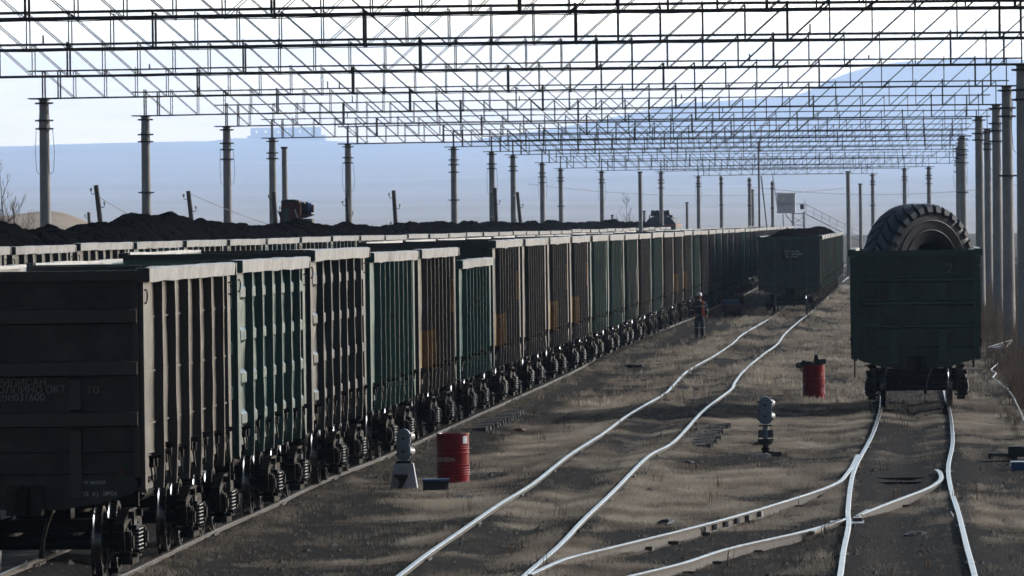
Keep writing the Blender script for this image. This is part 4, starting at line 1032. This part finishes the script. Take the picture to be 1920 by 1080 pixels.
try:
    g = gp(1312, 634, GZ - .02)
    pn = empty('person', g); tag(pn, 'person in navy workwear, orange vest and white helmet walking beside the left train', 'person')
    # skeleton (faces -Y)
    hx = .09
    V = [(0, 0, .95), (0, .01, 1.15), (0, 0, 1.36), (0, 0, 1.48), (0, -.02, 1.56), (0, -.02, 1.68),
         (hx, 0, .90), (hx + .02, -.03, .50), (hx + .01, .03, .10), (hx + .015, -.12, .04),
         (-hx, 0, .90), (-hx - .03, -.08, .50), (-hx - .04, -.10, .10), (-hx - .05, -.26, .05),
         (.19, 0, 1.40), (.265, .03, 1.14), (.285, -.05, .89), (.285, -.08, .80),
         (-.19, 0, 1.40), (-.275, .02, 1.14), (-.295, -.04, .89), (-.295, -.07, .80)]
    E = [(0, 1), (1, 2), (2, 3), (3, 4), (4, 5), (0, 6), (6, 7), (7, 8), (8, 9), (0, 10), (10, 11), (11, 12), (12, 13), (2, 14), (14, 15), (15, 16), (16, 17), (2, 18), (18, 19), (19, 20), (20, 21)]
    Rr = [(.15, .11), (.15, .11), (.17, .12), .07, .055, .085, .085, .065, .045, .04, .085, .065, .045, .04, .065, .048, .035, .022, .065, .048, .035, .022]
    body = skin_body('body', V, E, Rr, M['skin'], pn)
    # jacket
    Vj = [(0, 0, .88), (0, .01, 1.12), (0, 0, 1.34), (0, 0, 1.46), (.20, 0, 1.39), (.275, .03, 1.14), (.295, -.05, .90), (-.20, 0, 1.39), (-.285, .02, 1.14), (-.305, -.04, .90)]
    Ej = [(0, 1), (1, 2), (2, 3), (2, 4), (4, 5), (5, 6), (2, 7), (7, 8), (8, 9)]
    skin_body('jacket', Vj, Ej, [(.20, .15), (.19, .145), (.195, .14), .09, .082, .068, .055, .082, .068, .055], M['navy'], pn)
    Vt = [(0, 0, .98), (0, 0, .86), (hx, 0, .82), (hx + .02, -.03, .50), (hx + .01, .03, .14), (-hx, 0, .82), (-hx - .03, -.08, .50), (-hx - .04, -.10, .14)]
    skin_body('trousers', Vt, [(0, 1), (1, 2), (2, 3), (3, 4), (1, 5), (5, 6), (6, 7)], [(.17, .13), (.17, .13), .115, .092, .085, .115, .092, .085], M['navy'], pn)
    for s, yy in ((1, 0), (-1, -.13)):
        x = s * (hx + .02)
        MB().prism([(yy + .11, 0), (yy - .17, 0), (yy - .18, .05), (yy - .08, .10), (yy - .05, .20), (yy + .10, .20)], x - .055, x + .055).build('boot', M['black'], pn)
    # open vest: two front panels and a back panel wrapped round the chest
    def vest(a0, a1, name):
        mb = MB(); mb.grid(8, 8, lambda u, v: ((.235 - .02 * v) * math.sin(a0 + (a1 - a0) * u), -(.178 - .02 * v) * math.cos(a0 + (a1 - a0) * u) + .005, .86 + .60 * v))
        mb.build(name, M['orange'], pn, smooth=True, fix=False)
    vest(.42, 1.9, 'vest_panel'); vest(-1.8, -1.2, 'vest_panel'); vest(1.75, 2 * PI - 1.75, 'vest_back')
    tp = MB()
    tp.grid(24, 1, lambda u, v: (.243 * math.sin(2 * PI * u), -.186 * math.cos(2 * PI * u) + .005, 1.235 + .045 * v + .01 * math.sin(2 * PI * u)))
    for sx, ex in ((1, .275), (-1, -.287)):
        tp.lathe([(.078, -.02), (.078, .025)], (ex, .02, 1.12), 'Z', 14, caps=False)
    for sx, ex, ey in ((1, hx + .018, -.01), (-1, -hx - .035, -.09)): tp.lathe([(.098, -.02), (.098, .02)], (ex, ey, .42), 'Z', 14, caps=False)
    tp.build('reflective_stripe', M['reflect'], pn, fix=False)
    MB().lathe([(.0, .12), (.05, .115), (.085, .09), (.108, .045), (.115, 0), (.132, -.005), (.132, -.012), (.11, -.012)], (0, -.02, 1.70), 'Z', 20, caps=False).build('helmet', M['helmet'], pn, smooth=True)
    MB().lathe([(.0, -.10), (.07, -.09), (.098, -.03), (.104, .02), (.10, .07), (.06, .11)], (0, .005, 1.655), 'Z', 16, caps=False).build('hood', M['balaclava'], pn, smooth=True)
    MB().lathe([(0, -.045), (.045, -.04), (.066, 0), (.06, .04), (0, .05)], (0, -.075, 1.655), 'Z', 14, caps=False).prism([(-.155, 1.64), (-.13, 1.68), (-.12, 1.63)], -.012, .012).build('face', M['skin'], pn, smooth=True)
    ft = MB()
    for s in (-1, 1): ft.box((s * .026, -.141, 1.672), (.02, .01, .01))
    ft.box((0, -.138, 1.618), (.04, .01, .008)); ft.build('face_feature', M['black'], pn)
    for s, hxx, hy in ((1, .285, -.08), (-1, -.295, -.07)):
        hd = MB().box((hxx, hy, .80), (.035, .085, .10))
        for k in range(4): y = hy - .033 + k * .022; L_ = (.07, .08, .075, .06)[k]; hd.tube([(hxx, y, .755), (hxx - s * .004, y, .755 - L_ * .5), (hxx - s * .018, y, .755 - L_)], .0095, 6)
        hd.tube([(hxx, hy - .04, .82), (hxx - s * .01, hy - .065, .79), (hxx - s * .015, hy - .07, .76)], .011, 6)
        hd.build('glove', M['black'], pn)
except Exception as ex_:
    print('PERSON FAILED', ex_); raise

# ------------------------------------------------------------------ small things on the ground
g = gp(817, 918, GZ); o = empty('cable_chest', g, R(4)); tag(o, 'low dark chest with a bright blue lid in front of the red drum', 'chest')
MB().box((0, .1, .07), (.44, .3, .16)).build('chest', M['debris'], o); MB().box((0, .1, .165), (.47, .33, .035)).build('lid', M['blue'], o)
g = gp(1912, 882, GZ); o = empty('blue_crate', g, 0); tag(o, 'blue painted box half out of frame at the right edge', 'box')
MB().box((.06, .3, .06), (.42, .5, .16)).build('box', M['blue'], o); MB().box((.06, .3, .147), (.44, .52, .02)).build('lid', M['label'], o)
g = gp(1905, 862, GZ); o = empty('point_machine', (g.x, g.y, GZ)); tag(o, 'black point machine casing behind the blue box at the right edge', 'point machine')
MB().box((.1, 0, .16), (.50, .6, .20)).build('casing', M['debris'], o); MB().box((-.25, 0, .06), (.55, .4, .13), ry=.06).build('gear_case', M['debris'], o)
MB().bar((-1.0, -2.2, .03), (.1, -2.2, .05), .03).build('throw_rod', M['debris'], o)
# dark lumps and scrap on the soil
r_ = random.Random(21)
def lump(px, py, s, lab, m='debris', flat=.5, cat='debris', name='scrap_lump'):
    g = gp(px, py, GZ); mb = MB()
    bm = bmesh.new(); bmesh.ops.create_icosphere(bm, subdivisions=2, radius=1)
    vs = [tuple(Vector((v.co.x * s, v.co.y * s * 1.4, v.co.z * s * flat)) * (1 + .45 * nse(v.co.x * 1.4 + px, v.co.y * 1.4, v.co.z))) for v in bm.verts]; fs = [tuple(v.index for v in f.verts) for f in bm.faces]; bm.free()
    o = mb.add(vs, fs).build(name, M[m]); o.location = (g.x, g.y, GZ + s * flat * .4); tag(o, lab, cat)
lump(1200, 655, .22, 'dark rag lying beside the left track right of the far wagons')
lump(1190, 688, .30, 'flat dark scrap on pale grass between the left and middle tracks', flat=.25)
lump(1425, 836, .15, 'dark lump beside the dwarf signal post')
lump(975, 808, .13, 'small reddish scrap lying on grass above the red drum', 'machred', .4)
lump(1290, 870, .12, 'dark clod right of the middle track')
lump(868, 938, .22, 'tangle of dark wire and scrap right of the blue-lidded chest', flat=.3)
lump(1250, 985, .14, 'dark clod between the middle track and the diverging rail')
lump(1170, 640, .16, 'black clod near the left track')
lump(1715, 1005, .16, 'black clod between the rails of the right track', flat=.35)
lump(1750, 958, .14, 'black lump under the switch blade', flat=.35)
# pale wreckage behind the right wagon
g = gp(1868, 660, 0); o = empty('wreckage', (g.x, g.y, 0)); tag(o, 'bent pale metal scrap lying right of the giant-tyre wagon', 'scrap')
w_ = MB().bar((-.3, 0, .15), (.55, 1.5, .38), .05, .03).bar((.55, 1.5, .36), (.30, .5, .12), .05, .03).box((.05, 0, .13), (.30, .5, .10), ry=-.2, rz=.3).box((.2, .4, .2), (.15, .3, .12), ry=.5)
w_.build('sheet', M['scrap'], o)
cb_ = MB()
pth = [(1880, 672), (1873, 680), (1868, 684), (1858, 693), (1868, 700), (1861, 708), (1874, 718), (1890, 730), (1900, 745), (1912, 770), (1920, 790)]
cb_.tube([tuple(gp(a_, b_, .02)) for a_, b_ in pth], .022, 5)
o = cb_.build('loose_cable', M['scrap']); tag(o, 'pale loose cable zigzagging over the soil right of the wagon', 'cable')
cu = MB(); cu.tube([tuple(gp(a_, b_, GZ + .02 + h_)) for a_, b_, h_ in [(1780, 955, 0), (1786, 965, .12), (1788, 975, .05)]], .012, 5)
o = cu.build('wire_scrap', M['scrap']); tag(o, 'short curl of wire beside the right rail', 'wire')
# stones and clods: uncountable
N = 5200; st = MB(); r_ = random.Random(4)
for i in range(N):
    y = 96 + 180 * r_.random() ** 1.6; x = r_.uniform(-12.2, 4.5)
    if coaly(x, y) < .5 and r_.random() < .75: continue
    s = r_.uniform(.015, .05) * (1.0 if r_.random() < .93 else 1.8); z = ground_h(x, y)
    v = [(x + s * r_.uniform(.7, 1.3) * a, y + s * r_.uniform(.7, 1.3) * b_, z + s * r_.uniform(.5, 1) * c) for a, b_, c in ((1, 0, 0), (0, 1, 0), (-1, 0, 0), (0, -1, 0), (.2, .1, .9), (0, 0, -.8))]
    st.add(v, [(0, 1, 4), (1, 2, 4), (2, 3, 4), (3, 0, 4), (1, 0, 5), (2, 1, 5), (3, 2, 5), (0, 3, 5)])
tag(st.build('gravel', M['rock'], fix=False), kind='stuff')

# ------------------------------------------------------------------ dry grass and weeds (uncountable)
def blades(name, n, rng, hfun, mats, wid, yr, xr, accept, lean=.35, per=6, pw=1.8):
    rs = np.random.RandomState(rng); V = []; Fc = []; cnt = 0
    ts = []
    while len(ts) < n:
        y = yr[0] + (yr[1] - yr[0]) * rs.rand() ** pw; x = rs.uniform(*xr)
        if accept(x, y, rs): ts.append((x, y, ground_h(x, y)))
    T = np.array(ts); k = len(T)
    X = np.repeat(T, per, 0); m = len(X)
    X[:, 0] += rs.normal(0, .05, m); X[:, 1] += rs.normal(0, .07, m)
    h = np.repeat([hfun(t[0], t[1], rs) for t in ts], per) * rs.uniform(.45, 1.15, m)
    a = rs.uniform(0, 2 * PI, m); ln = rs.uniform(.05, lean, m) * h
    wdt = wid * rs.uniform(.6, 1.4, m)
    ca, sa = np.cos(a), np.sin(a); b = rs.uniform(-.9, .9, m)      # blade width roughly crosswise
    wx, wy = np.cos(b) * wdt / 2, np.sin(b) * wdt / 2
    P0 = np.stack([X[:, 0] - wx, X[:, 1] - wy, X[:, 2] - .03], 1); P1 = np.stack([X[:, 0] + wx, X[:, 1] + wy, X[:, 2] - .03], 1)
    mx_, my_ = X[:, 0] + ca * ln * .35, X[:, 1] + sa * ln * .35
    P2 = np.stack([mx_ + wx * .7, my_ + wy * .7, X[:, 2] + h * .6], 1); P3 = np.stack([mx_ - wx * .7, my_ - wy * .7, X[:, 2] + h * .6], 1)
    P4 = np.stack([X[:, 0] + ca * ln, X[:, 1] + sa * ln, X[:, 2] + h * .97], 1)
    V = np.stack([P0, P1, P2, P3, P4], 1).reshape(-1, 3)
    me = bpy.data.meshes.new(name); me.vertices.add(len(V)); me.vertices.foreach_set('co', V.ravel())
    base = np.arange(m)[:, None] * 5
    quad = base + np.array([0, 1, 2, 3]); tri = base + np.array([3, 2, 4])
    loops = np.concatenate([quad, tri], 1).ravel(); me.loops.add(len(loops)); me.loops.foreach_set('vertex_index', loops.astype(np.int32))
    me.polygons.add(2 * m); ls = np.empty(2 * m, np.int32); ls[0::2] = np.arange(m) * 7; ls[1::2] = np.arange(m) * 7 + 4
    me.polygons.foreach_set('loop_start', ls)
    at_ = me.attributes.new('tone', 'FLOAT', 'POINT'); cl_ = np.array([min(1, max(0, .62 + .55 * nse(t[0] * .9, t[1] * .4, 41) - .55 * coaly(t[0], t[1]))) for t in ts]) + rs.rand(k) * .12; tn = np.clip(np.repeat(np.repeat(cl_, per) + rs.rand(m) * .22, 5), 0, 1); at_.data.foreach_set('value', tn.astype(np.float32))
    me.update(calc_edges=True); me.validate()
    me.materials.append(mats); o = bpy.data.objects.new(name, me); COL.objects.link(o); return o
def grass_mat(name, c0, c1, c2):
    m = bpy.data.materials.new(name); m.use_nodes = True; n = m.node_tree.nodes; L = m.node_tree.links; p = n['Principled BSDF']
    a = n.new('ShaderNodeAttribute'); a.attribute_name = 'tone'; r_ = n.new('ShaderNodeValToRGB')
    r_.color_ramp.elements[0].color = (*c0, 1); r_.color_ramp.elements[1].color = (*c2, 1); e = r_.color_ramp.elements.new(.5); e.color = (*c1, 1)
    L.new(a.outputs['Fac'], r_.inputs['Fac']); L.new(r_.outputs['Color'], p.inputs['Base Color']); p.inputs['Roughness'].default_value = .8; p.inputs['Specular IOR Level'].default_value = .2
    tr = n.new('ShaderNodeBsdfTranslucent'); L.new(r_.outputs['Color'], tr.inputs['Color']); mxs = n.new('ShaderNodeMixShader'); mxs.inputs[0].default_value = .35
    out = [q for q in n if q.type == 'OUTPUT_MATERIAL'][0]
    L.new(p.outputs[0], mxs.inputs[1]); L.new(tr.outputs[0], mxs.inputs[2]); L.new(mxs.outputs[0], out.inputs['Surface'])
    return m
GM = grass_mat('dry_straw', (.13, .11, .09), (.34, .295, .24), (.60, .54, .45))
def on_rail(x):
    return any(abs(x - t - s) < .10 for t in TRX.values() for s in (-.8, .8))
def acc(x, y, rs):
    if on_rail(x) and x > -12: return False
    if -12.4 < x < -9.6: return rs.rand() < .12
    if .85 < x + 5.68 < 1.75 and (160 < y < 178 or 208 < y < 218): return rs.rand() < .04
    c = coaly(x, y); return rs.rand() < max(.02, 1.1 - 1.25 * c) * min(1, max(.3, .8 + 1.6 * nse(x * 2.4, y * 1.1, 31)))
hf = lambda x, y, rs: (.6 + .8 * max(0, nse(x * 1.9, y * .8, 31) + .25)) * (.055 + .07 * max(0, nse(x * .5, y * .15, 2) + .3)) * (.7 if abs(x - TRX['right']) < .8 or abs(x - TRX['middle']) < .8 else 1)
tag(blades('dry_grass', 170000, 1, hf, GM, .006, (95, 330), (-10.4, 9), acc, pw=1.7, lean=1.5), kind='stuff')
tag(blades('far_grass', 16000, 2, lambda x, y, rs: .16, GM, .022, (200, 520), (-10, 14), acc, pw=1.2), kind='stuff')
WM = grass_mat('dry_weed_stems', (.06, .045, .036), (.11, .085, .065), (.17, .135, .105))
def wacc(x, y, rs):
    if x > 1.6: return rs.rand() < min(1, .12 + .25 * max(0, x - 2.2)) * (1 if y > 150 else .25) and abs(x - .12) > 1.9
    if -12.5 < x < -9.5 or on_rail(x): return False
    return rs.rand() < .008 + .04 * (nse(x * .6, y * .15, 12) > .3)
def wh_(x, y, rs): return rs.uniform(.4, 1.7) * min(1, .12 + (x - 1.6) / 5) if x > 1.6 else rs.uniform(.14, .32)
tag(blades('dry_weeds', 11000, 3, wh_, WM, .012, (97, 420), (-9.4, 14), wacc, lean=.5, per=7, pw=1.1), kind='stuff')
def bacc(x, y, rs): return rs.rand() < .25 + .75 * (nse(x * .5, y * .09, 22) > -.05)
tag(blades('tall_brush', 5200, 9, lambda x, y, rs: rs.uniform(.7, 1.9) * min(1, .35 + (x - 2.4) / 3), WM, .014, (190, 520), (2.5, 9), bacc, lean=.55, per=9, pw=1.1), kind='stuff')
print('objects', len(bpy.data.objects))
